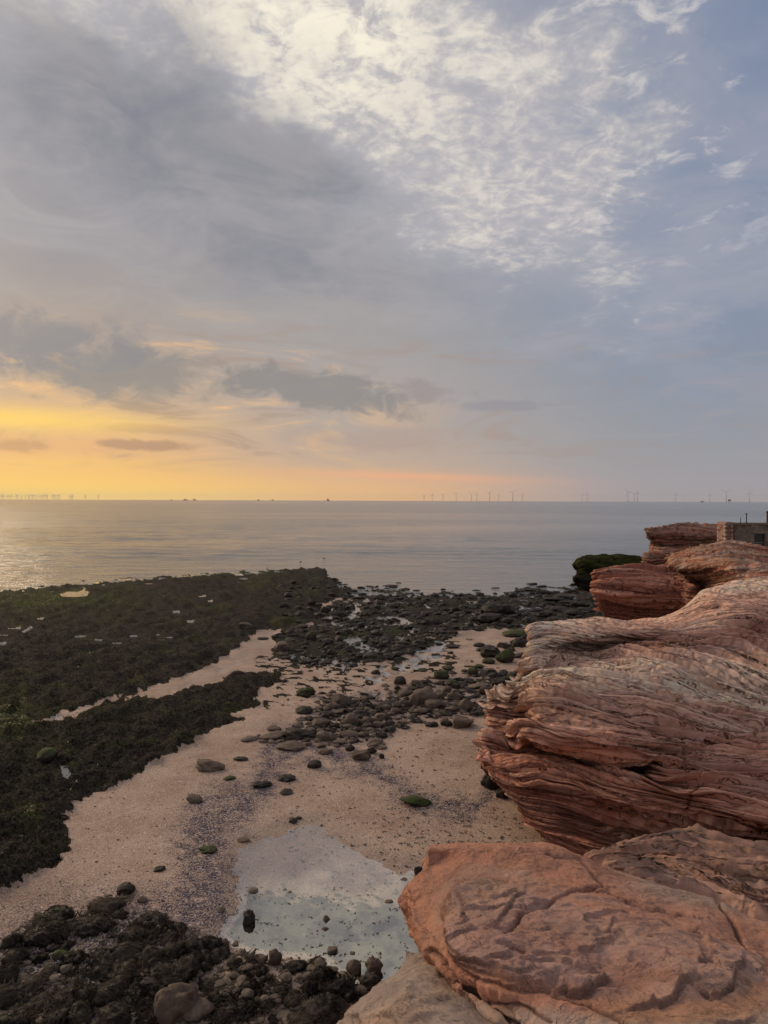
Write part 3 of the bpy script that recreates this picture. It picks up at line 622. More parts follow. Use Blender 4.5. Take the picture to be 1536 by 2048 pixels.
def cliff(name, rows, nr, nc, label, colf, amp=0.2, freq=1.0, broad=0.2, seed=0.0, brk=1.0, close=True, cat='cliff', dip=None, calm_fn=None):
    S = patch(rows, nr, nc)
    v = np.linspace(0, len(rows)-1, nr)[:, None]+np.zeros((1, nc)); vs = v
    if dip is not None:      # rows of the mesh follow the dipping beds
        vq = v+dip(CX+F*S[..., 0]/S[..., 1], v); sg = np.linspace(vq.min(), vq.max(), nr); S_ = np.empty_like(S); v_ = np.empty_like(v)
        for j in range(nc):
            q = np.maximum.accumulate(vq[:, j]+np.arange(nr)*1e-7); t = np.interp(sg, q, v[:, j]); v_[:, j] = t
            for k in range(3): S_[:, j, k] = np.interp(t, v[:, j], S[:, j, k])
        S, v = S_, v_; vs = np.repeat(sg[:, None], nc, 1)
    N = normals(S)
    flip = -1 if np.mean(N[..., 1]) > 0 else 1      # face the viewer side
    N = N*flip
    if calm_fn is not None: N = N*calm_fn(CX+F*S[..., 0]/S[..., 1], v)[..., None]
    edge = np.minimum(1, np.minimum(np.arange(nr), np.arange(nr)[::-1])[:, None]/8.0)
    S2, tot, wv = strata_disp(S, N*edge[..., None], vs, amp, freq, broad, seed, brk)
    c = colf(S2, wv-vs+v, tot, N)
    Fc = grid_faces(nr, nc)
    if flip > 0: pass
    else: Fc = Fc[:, ::-1]
    V = S2.reshape(-1, 3); C_ = c.reshape(-1, 3); st = wv.ravel()*(1.0 if freq > 0.9 else 0.45)
    if close:   # skirt: bring the open edges down and back into the ground
        for e, dirv in ((S2[0], np.array([0.3, 1.2, -3.0])), (S2[:, 0], np.array([0.6, 1.5, -2.0]))):
            b0 = len(V); m_ = len(e); V = np.vstack([V, e, e+dirv*0.5, np.column_stack([e[:, 0]+dirv[0]*2, e[:, 1]+dirv[1]*2, np.full(m_, -1.0)])]); C_ = np.vstack([C_, np.tile(BROWN, (3*m_, 1))]); st = np.concatenate([st, np.zeros(3*m_)])
            Fc = np.vstack([Fc, grid_faces(3, m_)+b0])
    o = mesh_np(name, V, Fc, M_strata, col=C_, attrs={'strat': st})
    tag(o, label, cat); return o

B = [
 [(1250, 1290, 24), (1180, 1290, 22), (1130, 1285, 20), (1180, 1265, 21), (1260, 1268, 21.5), (1330, 1260, 22), (1400, 1225, 22.5), (1450, 1190, 23), (1536, 1170, 24), (1750, 1150, 24.5)],
 [(1160, 1282, 21), (1110, 1275, 19), (1070, 1263, 15.5), (1110, 1249, 16.2), (1180, 1243, 17), (1260, 1249, 17.5), (1330, 1240, 18), (1380, 1212, 18.5), (1425, 1176, 19), (1536, 1156, 19.5), (1750, 1140, 20)],
 [(1150, 1300, 19), (1080, 1300, 17), (1058, 1290, 14.9), (1092, 1276, 14.7), (1160, 1270, 14.6), (1250, 1266, 14.9), (1340, 1258, 15.6), (1400, 1240, 16.3), (1460, 1215, 16.6), (1536, 1200, 17), (1750, 1190, 17.3)],
 [(1150, 1320, 18.5), (1080, 1318, 16.8), (1052, 1314, 14.6), (1085, 1302, 14.4), (1150, 1290, 15.1), (1240, 1290, 15.2), (1335, 1284, 15.0), (1415, 1268, 15.2), (1500, 1245, 15.6), (1536, 1244, 15.8), (1750, 1240, 16.2)],
 [(1150, 1350, 18), (1080, 1345, 16.5), (1043, 1345, 14), (1075, 1335, 13.7), (1130, 1320, 14.2), (1220, 1312, 14.4), (1330, 1308, 14.3), (1430, 1295, 14.6), (1536, 1290, 14.9), (1750, 1290, 15.2)],
 [(1130, 1385, 18), (1060, 1385, 16), (1020, 1376, 14), (1055, 1372, 13.5), (1100, 1352, 13.1), (1180, 1345, 13.0), (1300, 1345, 13.1), (1420, 1352, 13.2), (1536, 1362, 13.3), (1750, 1375, 13.5)],
 [(1130, 1410, 18), (1040, 1410, 16.5), (976, 1402, 14.5), (1010, 1397, 14.0), (1050, 1400, 13.4), (1080, 1388, 12.5), (1160, 1382, 12.2), (1300, 1392, 12.2), (1420, 1410, 12.2), (1536, 1430, 12.2), (1750, 1445, 12.3)],
 [(1130, 1430, 18), (1040, 1432, 16.5), (973, 1425, 14.6), (1005, 1428, 14.1), (1045, 1436, 13.5), (1062, 1425, 12.2), (1130, 1420, 11.8), (1260, 1435, 11.6), (1400, 1455, 11.6), (1536, 1475, 11.5), (1750, 1490, 11.5)],
 [(1130, 1460, 18), (1050, 1460, 16.5), (992, 1455, 14.7), (1015, 1465, 14.3), (1040, 1474, 13.7), (1050, 1462, 12.0), (1120, 1474, 11.3), (1250, 1490, 10.9), (1400, 1505, 11.0), (1536, 1525, 10.9), (1750, 1540, 10.9)],
 [(1130, 1480, 17.5), (1030, 1482, 16), (960, 1478, 14.1), (990, 1484, 13.9), (1035, 1496, 14.2), (1075, 1500, 14.3), (1120, 1503, 14.2), (1195, 1510, 13.4), (1300, 1535, 11.0), (1400, 1552, 10.6), (1536, 1570, 10.4), (1750, 1585, 10.3)],
 [(1140, 1505, 17), (1030, 1505, 15.5), (955, 1502, 13.8), (985, 1520, 13.3), (1040, 1532, 12.9), (1100, 1540, 12.6), (1170, 1553, 12.0), (1250, 1572, 11.1), (1400, 1592, 10.3), (1536, 1612, 10.0), (1750, 1625, 9.9)],
 [(1150, 1565, 16), (1060, 1565, 15), (985, 1548, 13.6), (1020, 1565, 13.0), (1070, 1577, 12.5), (1130, 1590, 12.1), (1200, 1600, 11.6), (1280, 1612, 11.0), (1400, 1634, 10.3), (1536, 1655, 9.7), (1750, 1668, 9.5)],
 [(1160, 1610, 15.5), (1090, 1612, 14.5), (1022, 1590, 13.3), (1050, 1610, 12.8), (1100, 1622, 12.3), (1150, 1632, 12.1), (1200, 1645, 11.9), (1270, 1652, 11.7), (1400, 1672, 11.0), (1536, 1695, 10.3), (1750, 1705, 10.0)],
 [(1180, 1660, 15), (1110, 1655, 14), (1048, 1638, 13.0), (1080, 1655, 12.5), (1130, 1667, 12.1), (1180, 1678, 11.8), (1220, 1688, 11.6), (1300, 1700, 11.2), (1400, 1720, 10.8), (1536, 1745, 10.3), (1750, 1755, 10.0)],
 [(1220, 1730, 14.5), (1150, 1710, 13.5), (1092, 1674, 12.8), (1130, 1695, 12.3), (1180, 1715, 11.9), (1230, 1740, 11.5), (1300, 1765, 11.0), (1400, 1795, 10.6), (1536, 1830, 10.2), (1750, 1840, 10.0)],
 [(1260, 1800, 13.5), (1200, 1790, 13), (1140, 1760, 12.6), (1170, 1790, 12.2), (1220, 1820, 11.9), (1260, 1840, 11.5), (1320, 1860, 11.2), (1420, 1890, 10.9), (1536, 1920, 10.6), (1750, 1930, 10.4)],
]
def colB(S, v, tot, N):
    v = v-sstep(v, 2.0, 3.5)
    x, y, z = S[..., 0], S[..., 1], S[..., 2]; u = CX+F*x/y; w = CY+F*(H-z)/y
    n1 = fbm(x*0.6, y*0.6, v*2.2, 4); n2 = fbm(x*0.8+9, y*0.8, v*9.0, 4); n3 = fbm(x*0.3, y*0.3, v*24.0, 3)
    c = np.broadcast_to(PINK, S.shape).copy()
    pale = np.clip(0.9*np.exp(-((v-4.3)/1.0)**2)+0.55*np.exp(-((v-2.0)/1.0)**2)*sstep(u, 1330, 1120)+0.7*sstep(v, 1.9, 1.0)*sstep(u, 1420, 1470)+0.5*np.exp(-((v-1.2)/0.35)**2)*sstep(u, 1300, 1180), 0, 1)
    c = lerp(c, CREAM, np.clip(pale+0.35*n2, 0, 1))
    redz = np.clip(sstep(v, 5.6, 7.5)+0.75*np.exp(-((v-2.7)/0.55)**2)*sstep(u, 1180, 1300), 0, 1)
    c = lerp(c, RED, np.clip(redz*(0.62+0.55*n1)+0.25*n2, 0, 0.95))
    c = lerp(c, OCH, np.clip(0.5*n1-0.1, 0, 0.4))
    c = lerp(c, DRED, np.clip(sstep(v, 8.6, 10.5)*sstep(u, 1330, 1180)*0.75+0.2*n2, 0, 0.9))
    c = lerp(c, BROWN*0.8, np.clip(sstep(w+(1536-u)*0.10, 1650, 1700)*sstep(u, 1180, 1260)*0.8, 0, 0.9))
    c = lerp(c, PINK*1.15, np.clip(n3*0.9, 0, 0.5)); c = lerp(c, DRED, np.clip(-n3*0.9-0.05, 0, 0.45))
    bl = perlin(np.floor(v*3.1+0.3*n1)*0.77, x*0.25, y*0.25+3)
    return np.clip(c*(1+0.12*n2[..., None]+0.40*bl[..., None]), 0.02, 0.62)
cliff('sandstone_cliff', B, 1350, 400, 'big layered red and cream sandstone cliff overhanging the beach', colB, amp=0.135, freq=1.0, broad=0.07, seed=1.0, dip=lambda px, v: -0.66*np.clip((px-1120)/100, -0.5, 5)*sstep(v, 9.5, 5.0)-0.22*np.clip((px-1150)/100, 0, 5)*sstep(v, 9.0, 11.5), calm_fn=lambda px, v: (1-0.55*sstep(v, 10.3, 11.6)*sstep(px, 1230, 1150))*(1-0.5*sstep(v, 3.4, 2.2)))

Cp = [
 [(1290, 1170, 37), (1235, 1168, 36), (1250, 1155, 36), (1330, 1152, 36), (1420, 1148, 36), (1500, 1140, 36), (1600, 1130, 36)],
 [(1280, 1172, 36), (1225, 1158, 34.5), (1200, 1142, 31.5), (1240, 1138, 31.5), (1300, 1137, 31.5), (1370, 1138, 31.5), (1460, 1130, 31), (1600, 1120, 31)],
 [(1280, 1185, 36), (1222, 1175, 33.5), (1194, 1158, 31), (1230, 1156, 30.4), (1290, 1160, 30.2), (1360, 1165, 29.6), (1450, 1160, 29), (1600, 1150, 29)],
 [(1280, 1200, 36), (1222, 1192, 33.5), (1188, 1178, 30.8), (1225, 1180, 30), (1280, 1186, 29.6), (1350, 1192, 29), (1450, 1190, 28), (1600, 1180, 28)],
 [(1280, 1215, 36), (1228, 1205, 33.5), (1197, 1192, 31.2), (1225, 1197, 30.7), (1280, 1202, 30.2), (1350, 1208, 29.4), (1450, 1210, 28.5), (1600, 1200, 28)],
 [(1280, 1235, 36), (1228, 1225, 33.5), (1198, 1212, 31.3), (1225, 1218, 30.8), (1280, 1224, 30.3), (1350, 1230, 29.5), (1450, 1232, 28.6), (1600, 1220, 28)],
 [(1280, 1255, 36), (1232, 1245, 33.5), (1204, 1234, 31.4), (1230, 1242, 31), (1280, 1248, 30.5), (1350, 1252, 29.8), (1450, 1252, 29), (1600, 1250, 28)],
 [(1290, 1290, 36), (1240, 1285, 33.5), (1214, 1275, 32), (1240, 1285, 31.4), (1280, 1290, 31), (1350, 1295, 30), (1450, 1300, 29), (1600, 1300, 28)],
]
def colC(S, v, tot, N):
    x, y, z = S[..., 0], S[..., 1], S[..., 2]; n1 = fbm(x*0.4, y*0.4, v*2, 4); n2 = fbm(x*0.6, y*0.6, v*8, 4)
    c = np.broadcast_to(RED*1.02, S.shape).copy(); c = lerp(c, PINK, np.clip(0.35+n2*0.9-0.1*v, 0, 0.8)); c = lerp(c, DRED, np.clip(sstep(v, 3, 5.2)*0.5+0.4*n1, 0, 0.75)); return c*0.82
cliff('sandstone_headland', Cp, 300, 260, 'dark red sandstone headland beyond the pale cliff, left of the hollow', colC, amp=0.17, freq=0.6, broad=0.08, seed=5.0, brk=0.5)

D = [  # the jutting stack by the brick pier
 [(1420, 1062, 44), (1340, 1062, 44), (1310, 1062, 43.5), (1330, 1057, 44), (1370, 1055, 44), (1400, 1052, 44), (1500, 1055, 44)],
 [(1400, 1066, 43), (1325, 1066, 42.5), (1302, 1057, 41), (1322, 1053, 41), (1345, 1048, 41), (1385, 1046, 41), (1435, 1053, 40.5), (1500, 1058, 40)],
 [(1400, 1080, 43), (1320, 1072, 42.2), (1291, 1064, 40.2), (1320, 1066, 39.8), (1350, 1066, 39.6), (1385, 1068, 39.4), (1435, 1070, 39), (1500, 1076, 39)],
 [(1400, 1092, 43), (1330, 1085, 42.2), (1296, 1078, 40.4), (1325, 1080, 39.8), (1355, 1080, 39.6), (1385, 1082, 39.4), (1435, 1083, 39), (1500, 1088, 39)],
 [(1400, 1100, 43), (1330, 1095, 42.2), (1303, 1090, 40.8), (1325, 1092, 40.0), (1355, 1094, 39.6), (1385, 1096, 39.2), (1435, 1096, 39), (1500, 1100, 39)],
 [(1400, 1110, 43), (1330, 1108, 42.2), (1300, 1103, 40.5), (1320, 1104, 39.5), (1355, 1106, 39.0), (1385, 1108, 38.6), (1435, 1110, 38), (1500, 1115, 38)],
 [(1400, 1122, 43), (1330, 1118, 42.2), (1288, 1114, 40.0), (1310, 1116, 39.2), (1350, 1118, 38.8), (1385, 1120, 38.5), (1435, 1125, 38), (1500, 1130, 38)],
 [(1400, 1150, 43), (1330, 1145, 42.2), (1290, 1140, 40.4), (1312, 1142, 39.5), (1350, 1144, 39), (1385, 1148, 38.6), (1435, 1150, 38), (1500, 1155, 38)],
 [(1400, 1180, 43), (1330, 1180, 42.2), (1292, 1180, 40.6), (1312, 1180, 39.8), (1350, 1180, 39), (1385, 1180, 38.6), (1435, 1180, 38), (1500, 1180, 38)],
]
def colD(S, v, tot, N):
    x, y, z = S[..., 0], S[..., 1], S[..., 2]; n1 = fbm(x*0.4, y*0.4, v*2, 4); n2 = fbm(x*0.5, y*0.5, v*8, 4)
    c = np.broadcast_to(lerp(np.array([PINK]), BROWN*1.1, np.array([0.55]))[0], S.shape).copy(); c = lerp(c, RED, np.clip(0.4+n2, 0, 0.8)); c = lerp(c, DARK*1.6, np.clip(0.5*n1+0.35*sstep(v, 4, 6), 0, 0.6)); return c*0.80
cliff('rock_stack', D, 220, 200, 'jutting notched brown sandstone outcrop against the sea beside the brick pier', colD, amp=0.12, freq=0.5, broad=0.10, seed=9.0, brk=0.4, cat='rock outcrop')

E = [  # ridge below the hut, in front of the headland
 [(1400, 1110, 34), (1375, 1108, 34), (1400, 1098, 34), (1440, 1094, 34), (1480, 1094, 34), (1536, 1102, 33.5), (1700, 1112, 33)],
 [(1420, 1115, 33), (1340, 1112, 33), (1362, 1104, 31.0), (1410, 1094, 29.5), (1460, 1086, 29), (1500, 1090, 28.7), (1536, 1098, 28.4), (1700, 1110, 28)],
 [(1420, 1130, 32), (1345, 1128, 31.0), (1345, 1118, 29.0), (1400, 1108, 27.5), (1460, 1102, 27), (1500, 1104, 26.7), (1536, 1110, 26.4), (1700, 1118, 26)],
 [(1420, 1145, 31), (1360, 1142, 29), (1350, 1134, 27.3), (1400, 1126, 26.0), (1460, 1122, 25.3), (1500, 1123, 25), (1536, 1126, 24.8), (1700, 1130, 24.5)],
 [(1420, 1165, 29), (1385, 1160, 27), (1366, 1152, 27.0), (1405, 1148, 26.6), (1460, 1142, 23.8), (1500, 1140, 23.5), (1536, 1142, 23.2), (1700, 1146, 23)],
 [(1430, 1180, 28), (1390, 1178, 26.5), (1366, 1170, 27.5), (1405, 1168, 27.3), (1442, 1164, 24.6), (1490, 1160, 22.4), (1536, 1158, 22), (1700, 1160, 22)],
 [(1430, 1200, 27.5), (1400, 1198, 26.8), (1368, 1192, 27.8), (1402, 1190, 27.3), (1437, 1190, 25.6), (1490, 1184, 22.6), (1536, 1180, 22), (1700, 1180, 22)],
 [(1430, 1230, 27.5), (1400, 1230, 27), (1366, 1228, 26), (1400, 1228, 25.3), (1435, 1228, 24.4), (1490, 1228, 23), (1536, 1228, 22.5), (1700, 1228, 22)],
]
def colE(S, v, tot, N):
    x, y, z = S[..., 0], S[..., 1], S[..., 2]; n1 = fbm(x*0.5, y*0.5, v*2, 4); n2 = fbm(x*0.7, y*0.7, v*8, 4)
    c = np.broadcast_to(RED*1.15, S.shape).copy(); c = lerp(c, PINK*0.95, np.clip(0.45+1.2*n2, 0, 1)); c = lerp(c, CREAM*0.9, np.clip(n2+0.1, 0, 0.6)); c = lerp(c, OCH*0.8, np.clip(n1, 0, 0.5)); c = lerp(c, RED, np.clip(sstep(v, 4.6, 6)*0.7, 0, 0.8)); c = lerp(c, BROWN*0.7, np.clip(-n1+0.1, 0, 0.6)); return c*0.74
cliff('sandstone_ridge', E, 260, 280, 'weathered pink and ochre sandstone ridge just below the hut', colE, amp=0.085, freq=0.6, broad=0.05, seed=13.0, brk=0.5)

Gg = [  # dark rocks in the gully between cliff and slab
 [(1240, 1740, 11), (1210, 1735, 10.6), (1240, 1715, 10.4), (1290, 1700, 10.4), (1345, 1685, 10.4), (1420, 1690, 10.5), (1536, 1715, 10.4), (1750, 1730, 10.2)],
 [(1225, 1740, 9.6), (1182, 1716, 8.6), (1225, 1692, 8.8), (1280, 1684, 8.9), (1320, 1672, 9.1), (1380, 1668, 9.2), (1440, 1680, 9.0), (1536, 1700, 8.8), (1750, 1712, 8.7)],
 [(1215, 1745, 8.8), (1180, 1722, 7.9), (1235, 1706, 7.9), (1290, 1706, 8.1), (1345, 1700, 8.1), (1420, 1712, 8.0), (1536, 1735, 7.8), (1750, 1748, 7.7)],
 [(1225, 1765, 7.6), (1196, 1740, 7.0), (1250, 1728, 7.0), (1310, 1728, 7.3), (1370, 1738, 7.1), (1440, 1755, 6.9), (1536, 1778, 6.8), (1750, 1800, 6.7)],
 [(1240, 1790, 6.6), (1230, 1768, 6.2), (1280, 1756, 6.2), (1330, 1758, 6.4), (1400, 1778, 6.2), (1470, 1800, 6.0), (1536, 1818, 5.9), (1750, 1850, 5.8)],
 [(1280, 1830, 6.0), (1280, 1800, 5.5), (1320, 1800, 5.4), (1370, 1800, 5.5), (1430, 1822, 5.4), (1490, 1845, 5.2), (1536, 1860, 5.1), (1750, 1900, 5.0)],
 [(1300, 1880, 5.4), (1300, 1860, 5.0), (1340, 1850, 5.0), (1390, 1850, 5.0), (1440, 1870, 4.9), (1490, 1900, 4.8), (1536, 1910, 4.7), (1750, 1960, 4.6)],
]
def colG(S, v, tot, N):
    x, y, z = S[..., 0], S[..., 1], S[..., 2]; n1 = fbm(x*0.9, y*0.9, v*2, 4); n2 = fbm(x*1.3, y*1.3, v*7, 4)
    c = np.broadcast_to(BROWN*1.2+RED*0.25, S.shape).copy(); c = lerp(c, DARK*1.6, np.clip(0.1+n1-0.10*v, 0, 0.7)); c = lerp(c, PINK*0.9, np.clip(n2*0.7+0.16*(v-2.5), 0, 0.75)); return c
cliff('gully_rock', Gg, 300, 320, 'dark brown layered rock filling the gully between cliff and red slab', colG, amp=0.050, freq=0.9, broad=0.07, seed=17.0, brk=0.9, cat='rock')

# mossy sea rock -------------------------------------------------
Mr = [
 [(1330, 1128, 60), (1200, 1122, 60), (1175, 1122, 60), (1220, 1119, 60), (1270, 1119, 60), (1330, 1121, 60), (1400, 1125, 60)],
 [(1330, 1130, 59), (1180, 1125, 57.5), (1164, 1118, 56), (1195, 1110, 56), (1240, 1112, 56), (1290, 1114, 56), (1400, 1120, 56)],
 [(1330, 1140, 59), (1175, 1135, 57), (1151, 1128, 54.5), (1180, 1120, 54), (1225, 1120, 54), (1280, 1124, 54), (1400, 1130, 54)],
 [(1330, 1150, 58), (1180, 1145, 56.5), (1158, 1138, 54.2), (1185, 1134, 53), (1225, 1134, 53), (1280, 1138, 53), (1400, 1140, 53)],
 [(1330, 1160, 57), (1180, 1155, 56), (1154, 1147, 53.6), (1185, 1148, 52.8), (1225, 1150, 52.6), (1280, 1150, 52.5), (1400, 1150, 52)],
 [(1330, 1175, 56), (1180, 1170, 55), (1150, 1160, 53), (1185, 1168, 52), (1225, 1172, 51.5), (1280, 1172, 51), (1400, 1170, 51)],
 [(1330, 1195, 56), (1185, 1192, 55), (1160, 1186, 53), (1190, 1192, 51.5), (1225, 1195, 51), (1280, 1195, 50), (1400, 1190, 50)],
]
def colM(S, v, tot, N):
    x, y, z = S[..., 0], S[..., 1], S[..., 2]; n1 = fbm(x*0.8, y*0.8, z*0.8, 4); n2 = fbm(x*3, y*3, z*3, 4)
    c = np.broadcast_to(DARK*0.45, S.shape).copy(); g = sstep(z, 0.35, 1.3)*np.clip(0.75+0.6*n1, 0, 1); c = lerp(c, np.array([0.055, 0.060, 0.014]), np.clip(g, 0, 1)); c = lerp(c, np.array([0.10, 0.10, 0.03]), np.clip(g*n2, 0, 0.8)); return c*0.6
cliff('mossy_sea_rock', Mr, 160, 200, 'low flat rock capped with green algae standing at the edge of the sea', colM, amp=0.12, freq=0.5, broad=0.20, seed=23.0, brk=0.6, cat='rock')

# ------------------------------------------------------------------ FOREGROUND SLABS
def slab(name, rows, nr, nc, label, ledges, cracks, colf, seed, cat='rock slab', fine=1.0):
    S = patch(rows, nr, nc); N = normals(S)
    if np.mean(N[..., 2]) < 0: N = -N
    x, y, z = S[..., 0], S[..., 1], S[..., 2]
    u = CX+F*x/y; w = CY+F*(H-z)/y; a = u-768; b_ = w-1024; u, w = a*cr_-b_*sr_+768, a*sr_+b_*cr_+1024
    ju = 7*fbm(u/40+seed, w/34, o=3)+2.0*perlin(u/6, w/6+seed); jw = 6*fbm(u/40+30+seed, w/34, o=4)+1.6*perlin(u/6+40, w/6)
    h = 0.04*fbm(x*1.5+seed, y*1.5, o=3)+0.010*fbm(x*5+seed, y*5, o=4, g=0.6)+0.004*fbm(x*26, y*26, o=3)*fine
    sidem = sstep(N[..., 2], 0.75, 0.35); h = h+sidem*(0.07*fbm(x*2.2+seed, y*2.2, z*3.5, 4)+0.03*np.abs(fbm(x*5, y*5, z*9+seed, 3)))
    wear = np.zeros_like(h); dark = np.zeros_like(h)
    for pts, hh, fall in ledges:       # raised on the left hand of the line, sharp drop on the right
        d, sg, t = seg_dist(u+ju, w+jw, pts); s_ = d*sg; taper = np.sin(np.pi*np.clip(t, 0.02, 0.98))**0.45
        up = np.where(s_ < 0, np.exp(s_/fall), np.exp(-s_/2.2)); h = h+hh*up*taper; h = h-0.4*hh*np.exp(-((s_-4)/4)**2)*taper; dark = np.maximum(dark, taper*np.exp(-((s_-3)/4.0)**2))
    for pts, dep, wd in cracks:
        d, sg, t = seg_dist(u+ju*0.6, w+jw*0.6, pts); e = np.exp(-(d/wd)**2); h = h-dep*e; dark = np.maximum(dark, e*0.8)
    # flaky scale terraces
    q = fbm(x*0.9+seed+3, y*1.3, o=5, g=0.5)*2.6; fr = q-np.floor(q); flake = np.floor(q)+sstep(fr, 0.91, 0.99)
    mask = colf(u, w, None)
    h = h+mask*0.034*fine*(flake-q+0.5)*0.8+mask*0.005*fbm(x*9, y*9, o=4, g=0.6)
    q2 = fbm(x*2.2+seed+8, y*3.4, o=5, g=0.5)*1.8; f2 = q2-np.floor(q2); h = h+mask*0.010*fine*(np.floor(q2)+sstep(f2, 0.8, 0.97)-q2)
    ed = np.minimum(1, np.minimum(np.arange(nr), np.arange(nr)[::-1])[:, None]/6.0)
    S2 = S+N*(h*ed)[..., None]
    col = colf(u, w, (x, y, z, h, dark, fr))
    Fc = grid_faces(nr, nc) if np.mean(normals(S)[..., 2]) > 0 else grid_faces(nr, nc)[:, ::-1]; V = S2.reshape(-1, 3); C_ = col.reshape(-1, 3)
    for e in (S2[:, 0], S2[0]):      # the flank goes on down to the beach
        b0 = len(V); m_ = len(e); w3_ = np.column_stack([e[:, 0]+0.12+0.1*fbm(e[:, 0]*3, e[:, 1]*3, o=3), e[:, 1]+0.1, np.full(m_, 1.0)]); w4_ = np.column_stack([e[:, 0]+0.05, e[:, 1]+0.15, np.full(m_, -0.6)])
        V = np.vstack([V, e, w3_, w4_]); C_ = np.vstack([C_, np.tile(DRED*1.3, (3*m_, 1))]); Fc = np.vstack([Fc, grid_faces(3, m_)+b0])
    o = mesh_np(name, V, Fc, M_slab, col=C_); tag(o, label, cat); return o

Z1 = 3.75
A = [
 [(930, 1800, None, 0.4), (930, 1790, None, 0.6), (1000, 1790, None, 0.6), (1090, 1800, None, 0.6), (1180, 1800, None, 0.8), (1260, 1830, None, 1.0), (1360, 1850, None, 1.4), (1480, 1860, None, 1.8), (1750, 1900, None, 2.2)],
 [(925, 1780, None, 1.4), (890, 1730, None, 2.4), (930, 1712, None, 2.7), (1010, 1712, None, 2.8), (1095, 1712, None, 2.8), (1160, 1736, None, 2.8), (1250, 1772, None, 2.8), (1350, 1800, None, 2.9), (1440, 1830, None, 3.0), (1536, 1870, None, 3.1), (1750, 1930, None, 3.2)],
 [(930, 1790, None, 1.8), (880, 1740, None, 3.1), (880, 1694, None, 3.6), (930, 1686, None, 3.70), (1010, 1690, None, 3.70), (1095, 1693, None, 3.70), (1155, 1713, None, 3.66), (1250, 1750, None, 3.62), (1350, 1777, None, 3.60), (1435, 1803, None, 3.60), (1536, 1850, None, 3.6), (1750, 1920, None, 3.6)],
 [(925, 1830, None, 1.8), (838, 1775, None, 2.95), (852, 1735, None, 3.45), (900, 1722, None, 3.70), (990, 1725, None, 3.78), (1090, 1735, None, 3.78), (1170, 1752, None, 3.76), (1270, 1785, None, 3.72), (1360, 1812, None, 3.70), (1450, 1840, None, 3.70), (1536, 1880, None, 3.7), (1750, 1950, None, 3.7)],
 [(920, 1880, None, 1.8), (835, 1830, None, 2.85), (816, 1782, None, 3.35), (862, 1768, None, 3.66), (960, 1775, None, 3.80), (1070, 1785, None, 3.80), (1180, 1800, None, 3.80), (1300, 1830, None, 3.80), (1400, 1860, None, 3.80), (1480, 1890, None, 3.80), (1536, 1920, None, 3.8), (1750, 1990, None, 3.8)],
 [(935, 1930, None, 1.8), (850, 1885, None, 2.85), (830, 1838, None, 3.38), (868, 1828, None, 3.70), (960, 1835, None, 3.86), (1070, 1842, None, 3.88), (1180, 1852, None, 3.88), (1300, 1880, None, 3.88), (1400, 1905, None, 3.88), (1480, 1935, None, 3.86), (1536, 1960, None, 3.86), (1750, 2030, None, 3.86)],
 [(960, 1985, None, 1.8), (880, 1940, None, 2.9), (852, 1884, None, 3.42), (890, 1885, None, 3.74), (970, 1895, None, 3.90), (1070, 1905, None, 3.92), (1180, 1912, None, 3.92), (1300, 1935, None, 3.92), (1400, 1960, None, 3.92), (1480, 1985, None, 3.90), (1536, 2010, None, 3.9), (1750, 2080, None, 3.9)],
 [(1000, 2030, None, 1.8), (920, 2000, None, 3.0), (880, 1945, None, 3.50), (925, 1955, None, 3.76), (1000, 1965, None, 3.90), (1090, 1975, None, 3.94), (1190, 1985, None, 3.95), (1300, 2000, None, 3.95), (1400, 2020, None, 3.95), (1480, 2045, None, 3.95), (1536, 2065, None, 3.95), (1750, 2130, None, 3.95)],
 [(1040, 2090, None, 2.2), (980, 2060, None, 3.2), (940, 1992, None, 3.58), (985, 2010, None, 3.76), (1050, 2030, None, 3.88), (1120, 2045, None, 3.93), (1210, 2060, None, 3.96), (1300, 2075, None, 3.98), (1400, 2095, None, 3.98), (1480, 2120, None, 3.98), (1750, 2230, None, 3.98)],
 [(1140, 2200, None, 2.6), (1080, 2150, None, 3.4), (1040, 2060, None, 3.62), (1080, 2110, None, 3.8), (1130, 2150, None, 3.9), (1200, 2200, None, 3.95), (1300, 2250, None, 3.98), (1400, 2300, None, 4.0), (1500, 2350, None, 4.0), (1750, 2450, None, 4.0)],
]
for r_ in A[3:]:
    a_ = r_[2]; b__ = r_[3]; r_[2] = (a_[0], a_[1], None, a_[3]+0.16); r_[3] = (a_[0]+0.5*(b__[0]-a_[0]), a_[1]+0.5*(b__[1]-a_[1]), None, b__[3]-0.015)
    h_ = r_[1]; r_[1] = (a_[0]+16, a_[1]+42, None, a_[3]-0.55)
